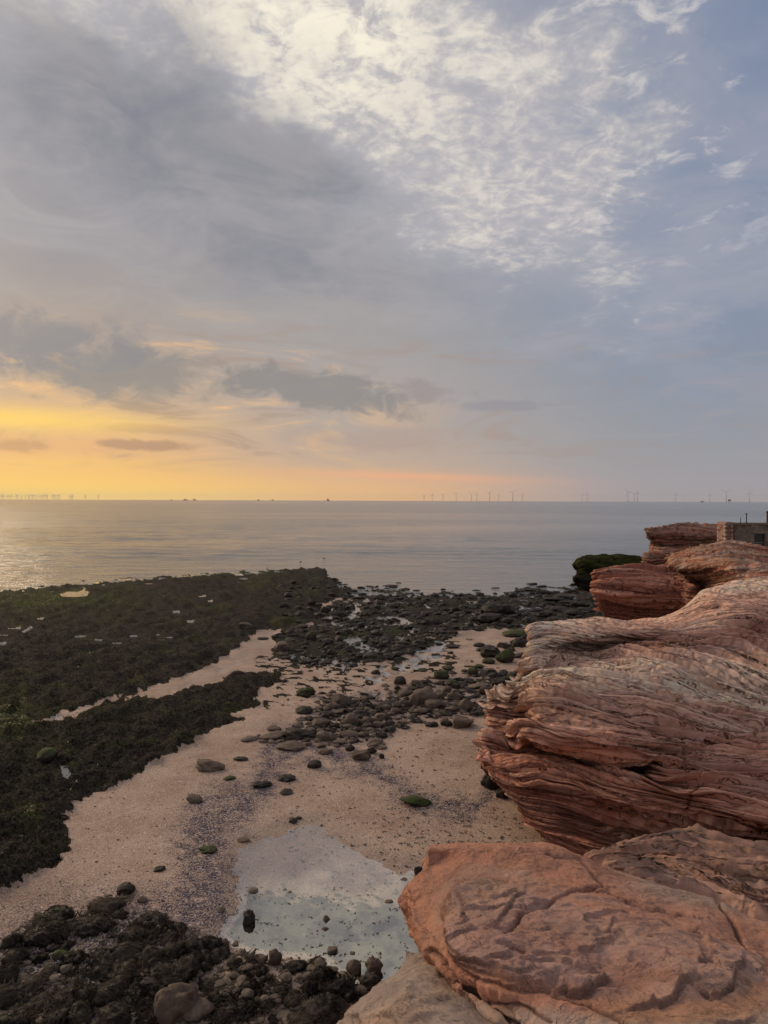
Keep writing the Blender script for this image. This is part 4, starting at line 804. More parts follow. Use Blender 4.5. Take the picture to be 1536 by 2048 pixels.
LED_A = [([(1010, 1752), (960, 1752), (915, 1768), (893, 1795), (888, 1830), (893, 1868), (902, 1908), (940, 1946), (990, 1966), (1040, 1978), (1090, 1973), (1110, 1960)], 0.075, 70),
         ([(1100, 1975), (1130, 1972), (1160, 1978), (1190, 1960), (1212, 1938), (1204, 1918)], 0.045, 34),
         ([(905, 1905), (930, 1925), (980, 1945), (1040, 1958), (1080, 1950)], 0.022, 20),
         ([(1245, 2015), (1300, 2000), (1345, 1990), (1365, 1965), (1395, 1962)], 0.035, 40), ([(1370, 1965), (1430, 1985), (1460, 1975), (1480, 1940), (1484, 1920)], 0.034, 36),
         ([(905, 1790), (925, 1800), (935, 1830), (938, 1870)], 0.018, 14), ([(985, 1860), (1000, 1835), (1020, 1815), (1050, 1780)], 0.016, 16), ([(1395, 1930), (1400, 1918), (1410, 1922), (1400, 1900)], 0.02, 14),
         ([(1000, 1790), (1030, 1800), (1045, 1785)], 0.014, 12), ([(1060, 1900), (1100, 1910), (1140, 1900)], 0.012, 16), ([(1190, 1865), (1215, 1862), (1225, 1840)], 0.012, 12), ([(1420, 2030), (1470, 2040), (1510, 2020)], 0.02, 25)]
def bundle(led, k=3, off=7.0):
    out = []
    for pts, hh, fall in led:
        if len(pts) < 8: out.append((pts, hh*0.8, fall)); continue
        P_ = np.array(pts, float); T = np.gradient(P_, axis=0); T /= np.linalg.norm(T, axis=1)[:, None]; Nn = np.stack([T[:, 1], -T[:, 0]], 1)
        for i in range(k): out.append(((P_+Nn*off*i*(1+0.3*np.sin(np.arange(len(P_))*1.7+i))[:, None])[i//2:len(P_)-i//2].tolist(), hh*(0.42, 0.34, 0.26)[i], fall*(1, 0.6, 0.5)[i]))
    return out
LED_A = bundle(LED_A)
CR_A = [([(1010, 1870), (1040, 1835), (1080, 1815), (1114, 1796), (1140, 1785), (1165, 1779), (1209, 1781), (1230, 1788), (1265, 1801), (1310, 1812), (1348, 1821), (1421, 1838)], 0.035, 3.0),
        ([(1095, 1712), (1160, 1722), (1215, 1772)], 0.012, 3), ([(1170, 1780), (1205, 1768), (1216, 1772)], 0.03, 3),
        ([(1435, 1803), (1455, 1830), (1471, 1851), (1490, 1880), (1504, 1896)], 0.04, 3), ([(1110, 1985), (1150, 1992), (1181, 2004), (1237, 2032), (1300, 2070)], 0.03, 4), ([(870, 1900), (931, 1978), (992, 2018), (1042, 2050)], 0.03, 4), ([(900, 1960), (960, 1990), (1040, 2010), (1100, 2040)], 0.015, 4)]
swirl = [(1000, 1752), (950, 1752), (905, 1775), (889, 1815), (894, 1865), (905, 1910), (947, 1950), (1036, 1977), (1100, 1972), (1160, 1980), (1300, 2010), (1480, 1990), (1536, 1960), (1536, 1900), (1420, 1860), (1300, 1830), (1180, 1815), (1080, 1790), (1040, 1765)]
def colA(u, w, p):
    sd_ = seg_dist(u, w, swirl, closed=True); inn = sstep(sd_, -4, 14)
    if p is None: return 0.12+0.88*inn
    x, y, z, h, dark, fr = p
    n1 = fbm(x*1.6, y*1.6, o=4); n2 = fbm(x*6, y*6, o=4, g=0.6); n3 = fbm(x*0.9+5, y*2.0, o=4)
    outer = np.array([0.50, 0.245, 0.165]); c = np.broadcast_to(outer, u.shape+(3,)).copy()
    c = lerp(c, np.array([0.44, 0.275, 0.230]), np.clip(inn*(0.85+0.5*n1), 0, 1))
    c = lerp(c, np.array([0.40, 0.255, 0.215]), np.clip(1.4*np.exp(-((sd_+14)/13)**2)*sstep(w, 1960, 1700)*(0.6+n2), 0, 0.8))   # pale halo round the swirl
    c = lerp(c, np.array([0.46, 0.28, 0.165]), np.clip(0.5*n3+0.5*sstep(w, 1900, 2020)*sstep(u, 1080, 1250), 0, 0.65))
    c = lerp(c, np.array([0.36, 0.28, 0.235]), np.clip(sstep(u, 1180, 1330)*sstep(w-(u-1180)*0.25, 1780, 1740)*0.85, 0, 0.8))
    c = lerp(c, np.array([0.30, 0.16, 0.12]), np.clip(-n1*0.8, 0, 0.5))
    c = lerp(c, np.array([0.50, 0.38, 0.31]), np.clip(sstep(sd_, -20, -60)*sstep(w, 1940, 1990)*0.8, 0, 0.8))
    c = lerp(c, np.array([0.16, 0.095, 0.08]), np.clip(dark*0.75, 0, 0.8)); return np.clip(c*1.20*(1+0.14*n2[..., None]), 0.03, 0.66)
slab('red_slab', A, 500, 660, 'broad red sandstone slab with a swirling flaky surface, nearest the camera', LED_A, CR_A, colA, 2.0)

Qs = [
 [(1000, 2010, None, 1.6), (960, 2000, None, 1.6), (1000, 2020, None, 1.6), (1060, 2060, None, 1.6), (1150, 2120, None, 1.6)],
 [(900, 1990, None, 1.8), (850, 1930, None, 2.9), (880, 1940, None, 3.1), (950, 1990, None, 3.3), (1050, 2060, None, 3.5), (1200, 2200, None, 3.7)],
 [(880, 2000, None, 1.9), (836, 1925, None, 3.1), (848, 1904, None, 3.42), (878, 1932, None, 3.50), (935, 1985, None, 3.60), (1040, 2055, None, 3.7), (1200, 2200, None, 3.8)],
 [(850, 2020, None, 1.9), (805, 1965, None, 3.0), (812, 1938, None, 3.40), (850, 1945, None, 3.62), (910, 1990, None, 3.70), (1020, 2060, None, 3.78), (1200, 2220, None, 3.85)],
 [(820, 2050, None, 1.9), (778, 2010, None, 3.0), (768, 1974, None, 3.42), (815, 1968, None, 3.68), (880, 2005, None, 3.76), (990, 2080, None, 3.82), (1200, 2260, None, 3.88)],
 [(790, 2090, None, 1.9), (740, 2050, None, 3.0), (728, 2010, None, 3.42), (775, 2000, None, 3.68), (850, 2035, None, 3.78), (960, 2110, None, 3.84), (1200, 2300, None, 3.9)],
 [(760, 2140, None, 1.9), (715, 2085, None, 3.0), (692, 2044, None, 3.40), (745, 2040, None, 3.64), (820, 2075, None, 3.78), (940, 2150, None, 3.84), (1200, 2350, None, 3.9)],
 [(740, 2250, None, 1.9), (690, 2180, None, 3.0), (650, 2110, None, 3.40), (710, 2120, None, 3.66), (800, 2160, None, 3.78), (940, 2230, None, 3.84), (1200, 2450, None, 3.9)],
]
LED_Q = [([(740, 2040), (760, 2025), (790, 2032), (800, 2048)], 0.012, 10), ([(820, 2030), (850, 2020), (862, 2038)], 0.012, 10), ([(700, 2040), (722, 2035), (735, 2070)], 0.02, 12), ([(830, 1990), (870, 2000), (900, 1985)], 0.008, 14)]
CR_Q = [([(800, 2000), (850, 1985), (920, 2000)], 0.006, 3)]
def colQ(u, w, p):
    if p is None: return np.full(u.shape, 0.35)
    x, y, z, h, dark, fr = p; n1 = fbm(x*2, y*2, o=4); n2 = fbm(x*7, y*7, o=4, g=0.6)
    c = np.broadcast_to(np.array([0.52, 0.40, 0.325]), u.shape+(3,)).copy(); c = lerp(c, np.array([0.36, 0.285, 0.26]), np.clip(0.3+n1*1.2, 0, 0.85)); c = lerp(c, np.array([0.50, 0.31, 0.20]), np.clip(-n1*0.9, 0, 0.6)); c = lerp(c, np.array([0.2, 0.15, 0.13]), np.clip(dark*0.5, 0, 0.6)); return np.clip(c*(1+0.12*n2[..., None]), 0.03, 0.65)
slab('pale_slab', Qs, 300, 300, 'pale cream sandstone slab in the bottom corner below the crack', LED_Q, CR_Q, colQ, 6.0)

# ------------------------------------------------------------------ HUT, PIER AND POSTS
M_render = plain('stained_render', (0.16, 0.125, 0.10), 0.9, 0.5, 0.35, 2.5); M_brick = plain('red_brick', (0.27, 0.105, 0.07), 0.9, 0.4, 0.3, 5); M_mortar = plain('mortar', (0.36, 0.29, 0.24), 0.9, 0.3)
M_frame = plain('green_black_paint', (0.03, 0.045, 0.045), 0.5); M_glass = plain('dark_window_glass', (0.02, 0.03, 0.035), 0.12); M_iron = plain('dark_iron', (0.025, 0.022, 0.024), 0.6); M_rust = plain('rust_red_paint', (0.07, 0.03, 0.03), 0.7)
hd = 36.0; sxp = hd/F
def WX(px): return U(px, 1060, hd)[0]
def WZ(py): return U(1490, py, hd)[2]
hut = empty('hut', (WX(1500), hd, 0)); tag(hut, 'low stone hut with a dark window on the skyline at the right edge', 'hut')
def rel(o): o.location = (-hut.location.x, -hut.location.y, 0); return o
x0, x1 = WX(1469), WX(1640); z0, z1 = WZ(1125), WZ(1046); wx0, wx1 = WX(1509), WX(1530); wz0, wz1 = WZ(1101), WZ(1067.5)
wl = MB(); wl.box(x0, wx0, hd, hd+0.35, z0, z1-0.1).box(wx1, x1, hd, hd+0.35, z0, z1-0.1).box(wx0, wx1, hd, hd+0.35, wz1, z1-0.1).box(wx0, wx1, hd, hd+0.35, z0, wz0).box(x0, x0+0.30, hd+0.352, hd+0.9, z0, z1-0.1).box(x0+0.302, x1, hd+0.6, hd+0.9, z0, z1-0.1)
rel(wl.make('wall', M_render, hut))
rf_ = MB(); rf_.box(x0-0.06, x1, hd-0.08, hd+0.95, z1-0.098, z1+0.0); rel(rf_.make('roof', plain('weathered_cap', (0.14, 0.11, 0.085), 0.9, 0.4), hut))
fr_ = MB(); fr_.box(wx0, wx0+0.05, hd+0.10, hd+0.16, wz0, wz1).box(wx1-0.05, wx1, hd+0.10, hd+0.16, wz0, wz1).box(wx0+0.05, wx1-0.05, hd+0.10, hd+0.16, wz1-0.05, wz1).box(wx0+0.05, wx1-0.05, hd+0.10, hd+0.16, wz0, wz0+0.05)
wf = rel(fr_.make('window', M_frame, hut))
gb = MB(); gb.box(wx0+0.05, wx1-0.05, hd+0.12, hd+0.13, wz0+0.05, wz1-0.05); gb.make('pane', M_glass, wf)
tb = MB(); tb.box(wx0+0.052, wx1-0.052, hd+0.09, hd+0.118, (wz0+wz1)/2-0.05, (wz0+wz1)/2-0.015); tb.make('transom', plain('grey_paint', (0.16, 0.18, 0.18), 0.6), wf)
ln = MB(); ln.box(wx0-0.12, wx1+0.12, hd-0.03, hd+0.0, wz1+0.02, wz1+0.14); rel(ln.make('lintel', plain('pale_stone', (0.20, 0.155, 0.12), 0.9, 0.3), hut))
tq = MB(); tq.box(WX(1502), WX(1518), hd-0.025, hd-0.002, WZ(1054), WZ(1050)); rel(tq.make('ledge', plain('pale_stain', (0.30, 0.25, 0.2), 0.9), hut))
# brick pier
bd = 35.6; bx0, bx1 = U(1450.5, 1060, bd)[0], U(1467, 1060, bd)[0]; bz0 = U(1450, 1100, bd)[2]; bz1 = U(1450, 1050, bd)[2]
pier = empty('brick_pier', ((bx0+bx1)/2, bd, 0)); tag(pier, 'weathered red brick pier built onto the rock at the end of the hut', 'brick pier')
core = MB(); core.box(bx0+0.012, bx1-0.012, bd+0.012, bd+0.9, bz0, bz1); co = core.make('mortar_core', M_mortar, pier); co.location = (-pier.location.x, -bd, 0)
cp = MB(); bpx = (bx0+bx1)/2
cp.v = [(bx0-.02, bd-.02, bz1+.002), (bx1+.02, bd-.02, bz1+.06), (bx1+.02, bd+.92, bz1+.06), (bx0-.02, bd+.92, bz1+.002), (bx0-.02, bd-.02, bz1+.03), (bpx-.1, bd-.02, bz1+.15), (bx1+.02, bd-.02, bz1+.13), (bx1+.02, bd+.92, bz1+.13), (bpx-.1, bd+.92, bz1+.15), (bx0-.02, bd+.92, bz1+.03)]
cp.f = [(0, 1, 6, 5, 4), (3, 9, 8, 7, 2), (4, 5, 8, 9), (5, 6, 7, 8), (0, 4, 9, 3), (1, 2, 7, 6), (0, 3, 2, 1)]
o = cp.make('coping', plain('pier_coping', (0.24, 0.14, 0.10), 0.9, 0.4), pier); o.location = (-pier.location.x, -bd, 0)
bhei = 0.10; bwid = (bx1-bx0)/2; bm_ = MB(); bm_.box(-bwid/2+.006, bwid/2-.006, 0, 0.10, 0.005, bhei-.005)
M_bricks = [M_brick, plain('pale_brick', (0.34, 0.19, 0.14), 0.9, 0.4, 0.3, 5), plain('dark_brick', (0.16, 0.07, 0.055), 0.9, 0.4, 0.3, 5)]
bmeshes = []
for mm in M_bricks:
    t_ = bm_.make('brick', mm); bmeshes.append(t_.data); bpy.data.objects.remove(t_)
row = 0; zc = bz0; bwid = (bx1-bx0)/2
def brick_at(x, y, z, rz):
    o = bpy.data.objects.new('brick', random.choice(bmeshes)); COL.objects.link(o); o.parent = pier; o.location = (x-pier.location.x, y-bd, z); o.rotation_euler = (0, 0, rz)
while zc < bz1-bhei*0.8:
    off = 0.0 if row % 2 else bwid/2
    xs = bx0+bwid/2+off*0.0+(bwid/2 if row % 2 else 0)
    while xs < bx1-bwid/2+0.02: brick_at(xs, bd+random.uniform(-.012, .008), zc, 0); xs += bwid
    ys = bd+0.15+bwid/2+(0.1 if row % 2 else 0)
    while ys < bd+0.9-bwid/2+0.02: brick_at(bx0+random.uniform(-.012, .008), ys, zc, -math.pi/2); ys += bwid
    zc += bhei; row += 1
# posts on the roof
def post(px, pyt, pyb, r, label, mat, knob=0.0, dz_=hd+0.6):
    b0 = U(px, pyb, dz_); t0 = U(px, pyt, dz_); e = empty('post', b0); tag(e, label, 'post')
    h_ = t0[2]-b0[2]; s_ = MB().tube((0, 0, 0), (0, 0, h_*(0.86 if knob else 1)), r, r*0.9); s_.make('shaft', mat, e)
    k_ = MB()
    if knob: k_.tube((0, 0, h_*0.86), (0, 0, h_*0.93), knob, knob*1.05).tube((0, 0, h_*0.93), (0, 0, h_), knob*1.05, knob*0.4); k_.make('cap', mat, e)
    f_ = MB().tube((0, 0, -0.02), (0, 0, 0.04), r*1.9, r*1.7); f_.make('foot', mat, e); return e
post(1481, 1035, 1046, 0.018, 'short thin dark post on the hut roof, left of the taller one', M_iron)
post(1493, 1026, 1046, 0.026, 'taller dark iron post with a cap on the hut roof', M_iron, 0.045)
post(1535, 1022, 1046, 0.05, 'thick rust red post on the hut roof at the right edge', M_rust, 0.075)

# ------------------------------------------------------------------ STONES
def ico(sub):
    import bmesh
    bm = bmesh.new(); bmesh.ops.create_icosphere(bm, subdivisions=sub, radius=1.0); V = np.array([v.co[:] for v in bm.verts]); Fc = np.array([[v.index for v in f.verts] for f in bm.faces]); bm.free(); return V, Fc
IV, IF = ico(4); IV3, IF3 = ico(3)
def stone_shape(seed, kind, V=None):
    V = (IV if V is None else V).copy(); r = np.random.default_rng(seed)
    if kind == 'block':
        V = np.sign(V)*np.abs(V)**0.42; V[:, 2] *= 0.8
    # random planar cuts give facets
    ncut = {'round': 9, 'angular': 16, 'flat': 10, 'block': 5, 'lumpy': 4}[kind]
    for _ in range(ncut):
        nn = r.normal(size=3); nn /= np.linalg.norm(nn); o = r.uniform(0.62, 0.88) if kind != 'round' else r.uniform(0.70, 0.90)
        d = V@nn-o; V = V-np.where(d > 0, d*0.85, 0)[:, None]*nn
    s = seed*3.7; nrm = V/np.linalg.norm(V, axis=1, keepdims=True)
    k = 0.30 if kind == 'lumpy' else 0.10
    dsp = k*fbm(V[:, 0]*1.5+s, V[:, 1]*1.5, V[:, 2]*1.5, 4, 0.55)+0.035*fbm(V[:, 0]*6+s, V[:, 1]*6, V[:, 2]*6, 3)
    V = V+nrm*dsp[:, None]; 
    if kind == 'flat': V[:, 2] *= 0.6
    return V
def stone_mesh(name, seed, kind, mat, V=None, Fc=None):
    o = mesh_np(name, stone_shape(seed, kind, V), IF if Fc is None else Fc, mat); me = o.data; bpy.data.objects.remove(o); return me
SM = {}
def get_stone(kind, mat, i, small=False):
    key = (kind, mat.name, i, small)
    if key not in SM: SM[key] = stone_mesh('stone', 100+i*7+hash(kind) % 1*0+len(kind), kind, mat, IV3 if small else None, IF3 if small else None)
    return SM[key]
MAT = {'s': M_stone, 'g': M_stone_g, 'd': M_stone_d, 'p': M_pebble}
def stand(px, py):
    """spot on the ground seen at (px,py)"""
    z = 0.0
    for _ in range(5): p = U(px, py, z=z); z = G1(p[0], p[1])
    return U(px, py, z=z)
NST = 0
REG = []
def stone(px, py, w, h, kind='round', mat='s', label=None, group=None, name='stone', cat='stone', sink=0.24, rz=None):
    """px,py: middle of the stone in the photo, w,h its size there"""
    global NST
    p = stand(px, py+h*0.28); d = p[1]; sx_ = w*d/F/2; sz_ = max(h*d/F/2*0.95, sx_*0.22); NST += 1
    if sz_ > sx_*1.1: sz_ = sz_*0.9
    el_ = (H-p[2])/d; sz_ = min(sz_, sx_*1.6); sy_ = sx_*random.uniform(0.75, 1.0)
    # the visible height mixes depth and height of the stone
    sz_ = max(sx_*0.30, (h*d/F-2*sy_*el_*0.6)*0.85) if el_ > 0.15 else sz_
    sz_ = min(sz_, sx_*1.4)
    o = bpy.data.objects.new(name, get_stone(kind, MAT[mat], NST % 7, w < 30)); COL.objects.link(o)
    o.location = (p[0], p[1]+sy_*0.3, p[2]+sz_*(1-sink*2)*0.9); a = random.choice((0, math.pi))+random.uniform(-0.3, 0.3) if rz is None else rz
    o.rotation_euler = (random.uniform(-.12, .12), random.uniform(-.12, .12), a); o.scale = (sx_, sy_, sz_); tag(o, label, cat, group); REG.append([o, px, py, w, kind, mat, group]); return o
X8 = lambda X: 450+X*0.41
Y8 = lambda Y: 1120+Y*0.41
MIDL = 'grey brown boulder in the heap in the middle of the beach'; MIDG = 'boulders heaped in the middle of the beach'
mid = [(735, 560, 50, 35, 'round', 'd', 'dark round stone standing alone left of the green topped boulders'), (855, 595, 62, 40, 'round', 'd', 'black rounded boulder at the top of the middle heap'), (1060, 565, 84, 44, 'round', 'g', 'humped boulder with green skirt beside the sandy bank'),
 (885, 650, 90, 38), (930, 605, 54, 32), (975, 672, 130, 66, 'round', 's', 'largest rounded boulder at the centre of the heap'), (925, 690, 54, 52), (1020, 710, 92, 48), (955, 735, 78, 32, 'flat'), (1105, 730, 82, 34, 'flat'),
 (1175, 716, 82, 58, 'angular', 's', 'large brown angular boulder at the right of the heap'), (1160, 796, 108, 60, 'block', 's', 'square cut brown block lying alone on wet shingle'),
 (560, 690, 96, 54, 'angular', 's', 'pointed brown boulder above the left heap'), (620, 786, 78, 54, 'round', 's', 'smooth egg shaped boulder in the left heap'), (690, 790, 62, 48), (760, 770, 84, 42), (750, 806, 62, 34), (610, 852, 104, 38, 'flat', 's', 'long flat boulder below the left heap'),
 (480, 858, 88, 48), (522, 870, 46, 32), (465, 800, 104, 48), (500, 760, 90, 40, 'angular', 'd'), (230, 855, 124, 42, 'flat', 's', 'flat tilted slab at the left end of the boulders'), (238, 822, 70, 26, 'angular'), (360, 855, 142, 54, 'lumpy', 'd', 'black weedy boulder between two brown slabs'),
 (320, 910, 144, 48, 'flat', 's', 'broad flat brown rock at the lower left of the heap'), (115, 873, 88, 32, 'flat', 'p', 'narrow pale slab lying apart on the sand'), (387, 735, 92, 38, 'round', 'd', 'dark low rock on sand above the slabs'), (395, 650, 92, 42, 'lumpy', 'g', 'green weedy stone on the sand left of the puddles'),
 (435, 1002, 72, 40, 'round', 'd', 'dark round stone at the head of the purple shell band'), (665, 957, 92, 52, 'lumpy', 's', 'knobbly brown rock below the heap'), (610, 920, 58, 32, 'angular', 'd'), (740, 888, 82, 36), (715, 935, 52, 30, 'angular', 'd'), (765, 960, 32, 26, 'angular', 'd'),
 (490, 935, 78, 36, 'flat'), (470, 905, 62, 26), (555, 890, 74, 32, 'flat', 'p'), (1120, 672, 72, 36), (1270, 640, 64, 34), (1240, 615, 104, 38, 'flat'), (1085, 637, 52, 36, 'angular'), (1110, 605, 58, 32, 'lumpy', 'g'), (1210, 552, 58, 38, 'round', 'g', 'round green topped stone near the cliff'),
 (1240, 521, 58, 26, 'flat', 'g'), (1240, 416, 56, 26, 'flat', 'd'), (1290, 456, 104, 50, 'lumpy', 'd', 'black weed covered rock under the layered cliff'), (1370, 482, 104, 62, 'angular', 'g', 'tilted olive slab leaning by the foot of the cliff'), (1440, 412, 84, 44, 'lumpy', 'd'), (1285, 497, 62, 26, 'lumpy', 'g'),
 (1430, 360, 150, 38, 'flat', 'g', 'long green topped ledge at the corner of the cliff'), (1085, 526, 72, 20, 'flat', 'g', 'low green stone half buried in the sand bank'), (830, 531, 46, 20, 'flat', 'g'), (1100, 453, 32, 16, 'flat', 'd'), (965, 539, 46, 16, 'flat', 'g'), (893, 526, 32, 14, 'flat', 'g'), (845, 480, 32, 12, 'flat', 'g'),
 (930, 498, 60, 14, 'flat', 'g'), (1110, 423, 84, 18, 'flat', 'd'), (1040, 411, 52, 18, 'flat', 'd'), (962, 424, 42, 18, 'flat', 'd'), (845, 460, 42, 18, 'round', 'd'), (850, 422, 62, 26, 'flat', 's'), (420, 376, 52, 36, 'round', 'g', 'round green mossy stone in the wet channel'),
 (282, 428, 92, 50, 'angular', 's', 'wedge shaped brown boulder beside the wet channel'), (375, 325, 68, 26, 'flat'), (490, 249, 52, 30, 'round', 'd'), (100, 315, 62, 22, 'flat'), (60, 550, 64, 26, 'flat', 'd'), (180, 383, 64, 16, 'flat', 'd'), (518, 456, 42, 26, 'round', 'd'),
 (800, 700, 120, 40, 'flat', 'd'), (830, 740, 60, 34), (700, 830, 60, 22), (790, 720, 60, 30), (870, 700, 50, 30), (1050, 670, 50, 40), (980, 640, 60, 30, 'angular'), (1150, 640, 60, 22, 'flat'), (1345, 600, 90, 40, 'lumpy', 'd'), (1320, 570, 60, 30, 'lumpy', 'd'), (1390, 640, 80, 40, 'lumpy', 'd'),
 (1400, 575, 60, 26, 'flat', 'g'), (640, 830, 40, 22), (580, 800, 50, 30), (420, 830, 60, 26), (560, 740, 50, 24, 'flat'), (520, 715, 60, 26), (720, 745, 50, 26), (640, 745, 50, 22, 'flat'), (875, 815, 55, 20, 'flat', 'd'), (1080, 800, 60, 30, 'lumpy', 'd'), (1010, 805, 60, 26, 'lumpy', 'd')]
for s in mid:
    X, Y, w, h = s[:4]; k = s[4] if len(s) > 4 else random.choice(('round', 'angular', 'angular', 'lumpy')); mt = s[5] if len(s) > 5 else 's'; lb = s[6] if len(s) > 6 else None
    stone(X8(X), Y8(Y), w*0.41, h*0.41, k, mt, lb or {'s': MIDL, 'p': MIDL, 'd': 'dark wet stone scattered on the middle of the beach', 'g': 'low stone greened with weed on the sand by the cliff'}[mt], None if lb else {'s': MIDG, 'p': MIDG, 'd': 'dark wet stones on the beach', 'g': 'green stones on the sand'}[mt], name='boulder', cat='boulder')
# far right heap and stones along the tide line
shore = [(1065, 143, 32, 20), (1225, 150, 52, 14), (1315, 137, 52, 16), (1375, 115, 32, 9), (1500, 120, 64, 26), (1500, 145, 114, 34), (1330, 252, 150, 60), (1290, 287, 124, 40), (1382, 300, 64, 40), (1180, 252, 48, 24), (1080, 244, 38, 20), (1300, 215, 64, 24), (800, 128, 92, 22), (850, 116, 42, 13),
 (665, 136, 42, 22), (640, 162, 64, 18), (650, 186, 64, 20), (590, 121, 42, 18), (1125, 105, 20, 5), (1110, 152, 26, 12), (1170, 142, 24, 8), (1400, 165, 60, 20), (1455, 190, 80, 24), (1380, 160, 46, 14), (1560, 160, 100, 30), (1600, 190, 120, 34), (1540, 130, 70, 20), (1570, 220, 90, 30), (1660, 180, 110, 34), (1700, 215, 110, 36), (1640, 240, 100, 34), (1700, 260, 100, 34), (1760, 240, 90, 40), (1520, 245, 80, 26), (1440, 265, 70, 26), (1560, 270, 80, 28), (1480, 300, 80, 30), (1620, 290, 110, 30), (1250, 260, 60, 24), (1220, 290, 60, 24), (1150, 170, 40, 14), (930, 150, 50, 14), (760, 160, 30, 14)]
for X, Y, w, h in shore:
    stone(X8(X), Y8(Y), w*0.41, h*0.41, random.choice(('lumpy', 'flat', 'angular')), 'd', 'black wet rock along the tide line' if Y < 200 else 'black wet rock heaped below the red headland', 'black rocks along the tide line' if Y < 200 else 'black rocks below the headland', name='shore_rock', cat='rock')
single = [(418, 1533, 54, 22, 'lumpy', 's', 'flat brown stone on open sand with weed on its right end'), (480, 1518, 30, 10, 'flat', 'd', 'flat dark weedy stone alone on the upper sand'), (458, 1556, 26, 9, 'flat', 'g', 'small green weed topped stone near the shell band'), (388, 1599, 36, 19, 'angular', 's', 'reddish brown stone alone beside the purple shells'),
 (572, 1557, 36, 13, 'lumpy', 'd', 'dark weed stone right of the shell band'), (525, 1570, 36, 14, 'lumpy', 'd', 'dark weed stone on the shell band'), (573, 1584, 30, 11, 'flat', 'd', 'low dark stone below two weed stones'), (586, 1642, 20, 10, 'angular', 'd', 'small dark stone at the tip of the pool'), (597, 1636, 14, 7, 'angular', 'd', 'tiny dark stone touching the tip of the pool'),
 (830, 1602, 66, 27, 'flat', 'g', 'flat bright green mossy rock alone on the sand'), (92, 1511, 42, 26, 'round', 'g', 'round green boulder on the weedy reef'), (486, 1680, 28, 9, 'flat', 's', 'thin flat stone at the edge of the pool'), (985, 1565, 44, 34, 'lumpy', 'd', 'black weedy rock tucked under the cliff overhang'), (1005, 1590, 24, 18, 'lumpy', 'd', 'small black rock under the cliff overhang'),
 (415, 1700, 34, 14, 'lumpy', 'g', 'olive weedy stone in the purple shells'), (317, 1738, 24, 10, 'lumpy', 'd', 'small dark weedy stone left of the purple shells'), (440, 1770+50, 20, 12, 'angular', 'p', 'pale angular stone in shells left of the pool'), (250, 1779, 38, 26, 'round', 'd', 'round dark boulder at the top of the weedy foreground rocks'), (284, 1800, 22, 13, 'round', 's', 'small brown stone right of the round dark boulder'),
 (462, 1330+37, 0, 0), (925, 1447, 44, 24, 'flat', 's'), ]
for s in single:
    if len(s) < 7: continue
    stone(*s, name='stone')
X7 = lambda X: 450+X*0.28
Y7 = lambda Y: 1620+Y*0.28
poolst = [(200, 578, 78, 46, 'round', 'p', 'olive tan stone at the left edge of the pool'), (290, 632, 78, 32, 'flat', 'p', 'pale flat stone under shallow water at the pool edge'), (458, 605, 58, 44, 'round', 'p', 'pale stone sunk in the middle of the pool'), (165, 785, 92, 118, 'lumpy', 'd', 'upright dark rock with olive foot standing in the pool'),
 (725, 792, 54, 66, 'angular', 's', 'pointed brown stone in the pool, the upper of a pair'), (715, 858, 64, 42, 'round', 's', 'rounded brown stone in the pool, the lower of a pair'), (570, 893, 52, 22, 'flat', 's', 'thin dark stone just breaking the pool surface'), (768, 1006, 74, 56, 'block', 's', 'square reddish stone lying in the pool'),
 (910, 1030, 52, 38, 'angular', 's', 'small angular reddish stone in the pool'), (645, 1000, 42, 18, 'flat', 's', 'sliver of stone in the bright pool reflection'), (820, 1086, 62, 32, 'flat', 's', 'low brown stone at the near edge of the pool'), (922, 1136, 116, 104, 'round', 's', 'large rounded brown stone in the near end of the pool'),
 (1062, 1130, 110, 150, 'lumpy', 's', 'tall knobbly brown rock rising from the pool by the pale slab'), (1040, 1240, 150, 130, 'lumpy', 'd', 'dark lower half of the rock pile by the pale slab'), (1165, 664, 84, 46, 'round', 's', 'rounded stone by the red slab in the pool'), (1280, 498, 64, 30, 'flat', 's', 'slanting sliver of stone near the red slab'),
 (855, 713, 42, 26, 'angular', 'd', 'small spiky dark stone in the pool'), (290, 862, 64, 24, 'flat', 's', 'two lobed reddish stone in the shallow pool'), (350, 1070, 100, 118, 'lumpy', 's', 'tall brown rock at the lower left of the pool'), (170, 1136, 86, 74, 'angular', 's', 'brown faceted stone left of the tall rock'), (70, 960, 60, 34, 'angular', 's', 'dark purple stone at the shallow pool margin'),
 (155, 1330, 100, 90, 'round', 'p', 'smooth round tan cobble among the weed'), (225, 1366, 48, 62, 'round', 'p', 'small egg shaped cobble next to the round one'), (287, 1358, 76, 64, 'round', 'p', 'oval tan cobble right of the egg shaped one'), (430, 1470, 136, 62, 'block', 'p', 'flat rectangular tan slab among the cobbles'), (620, 1425, 74, 64, 'flat', 'p', 'slanting tan stone beside the black weed mound'),
 (1290, 690, 60, 30, 'flat', 'd', 'dark weedy stone under the edge of the red slab'), (430, 1165, 60, 50, 'round', 's', 'round brown stone below the tall rock'), (530, 1210, 50, 50, 'round', 's', 'small round reddish stone in the cobbles'), (1380, 430, 60, 110, 'lumpy', 'd', 'dark rock wedged against the red slab'),
 (60, 1105, 90, 60, 'angular', 'p', 'angular tan stone at the shingle edge'), (80, 1190, 70, 50, 'angular', 'p', 'angular brown stone below the shingle edge'), (330, 1310, 70, 50, 'angular', 'p', 'tan stone half hidden by weed among the cobbles'), (0, 960, 60, 70, 'round', 's', 'rounded stone at the corner of the pool'), (0, 1000, 60, 30, 'flat', 'p', 'flat stone at the corner of the pool')]
for s in poolst: stone(X7(s[0]), Y7(s[1]), s[2]*0.28, s[3]*0.28, *s[4:])
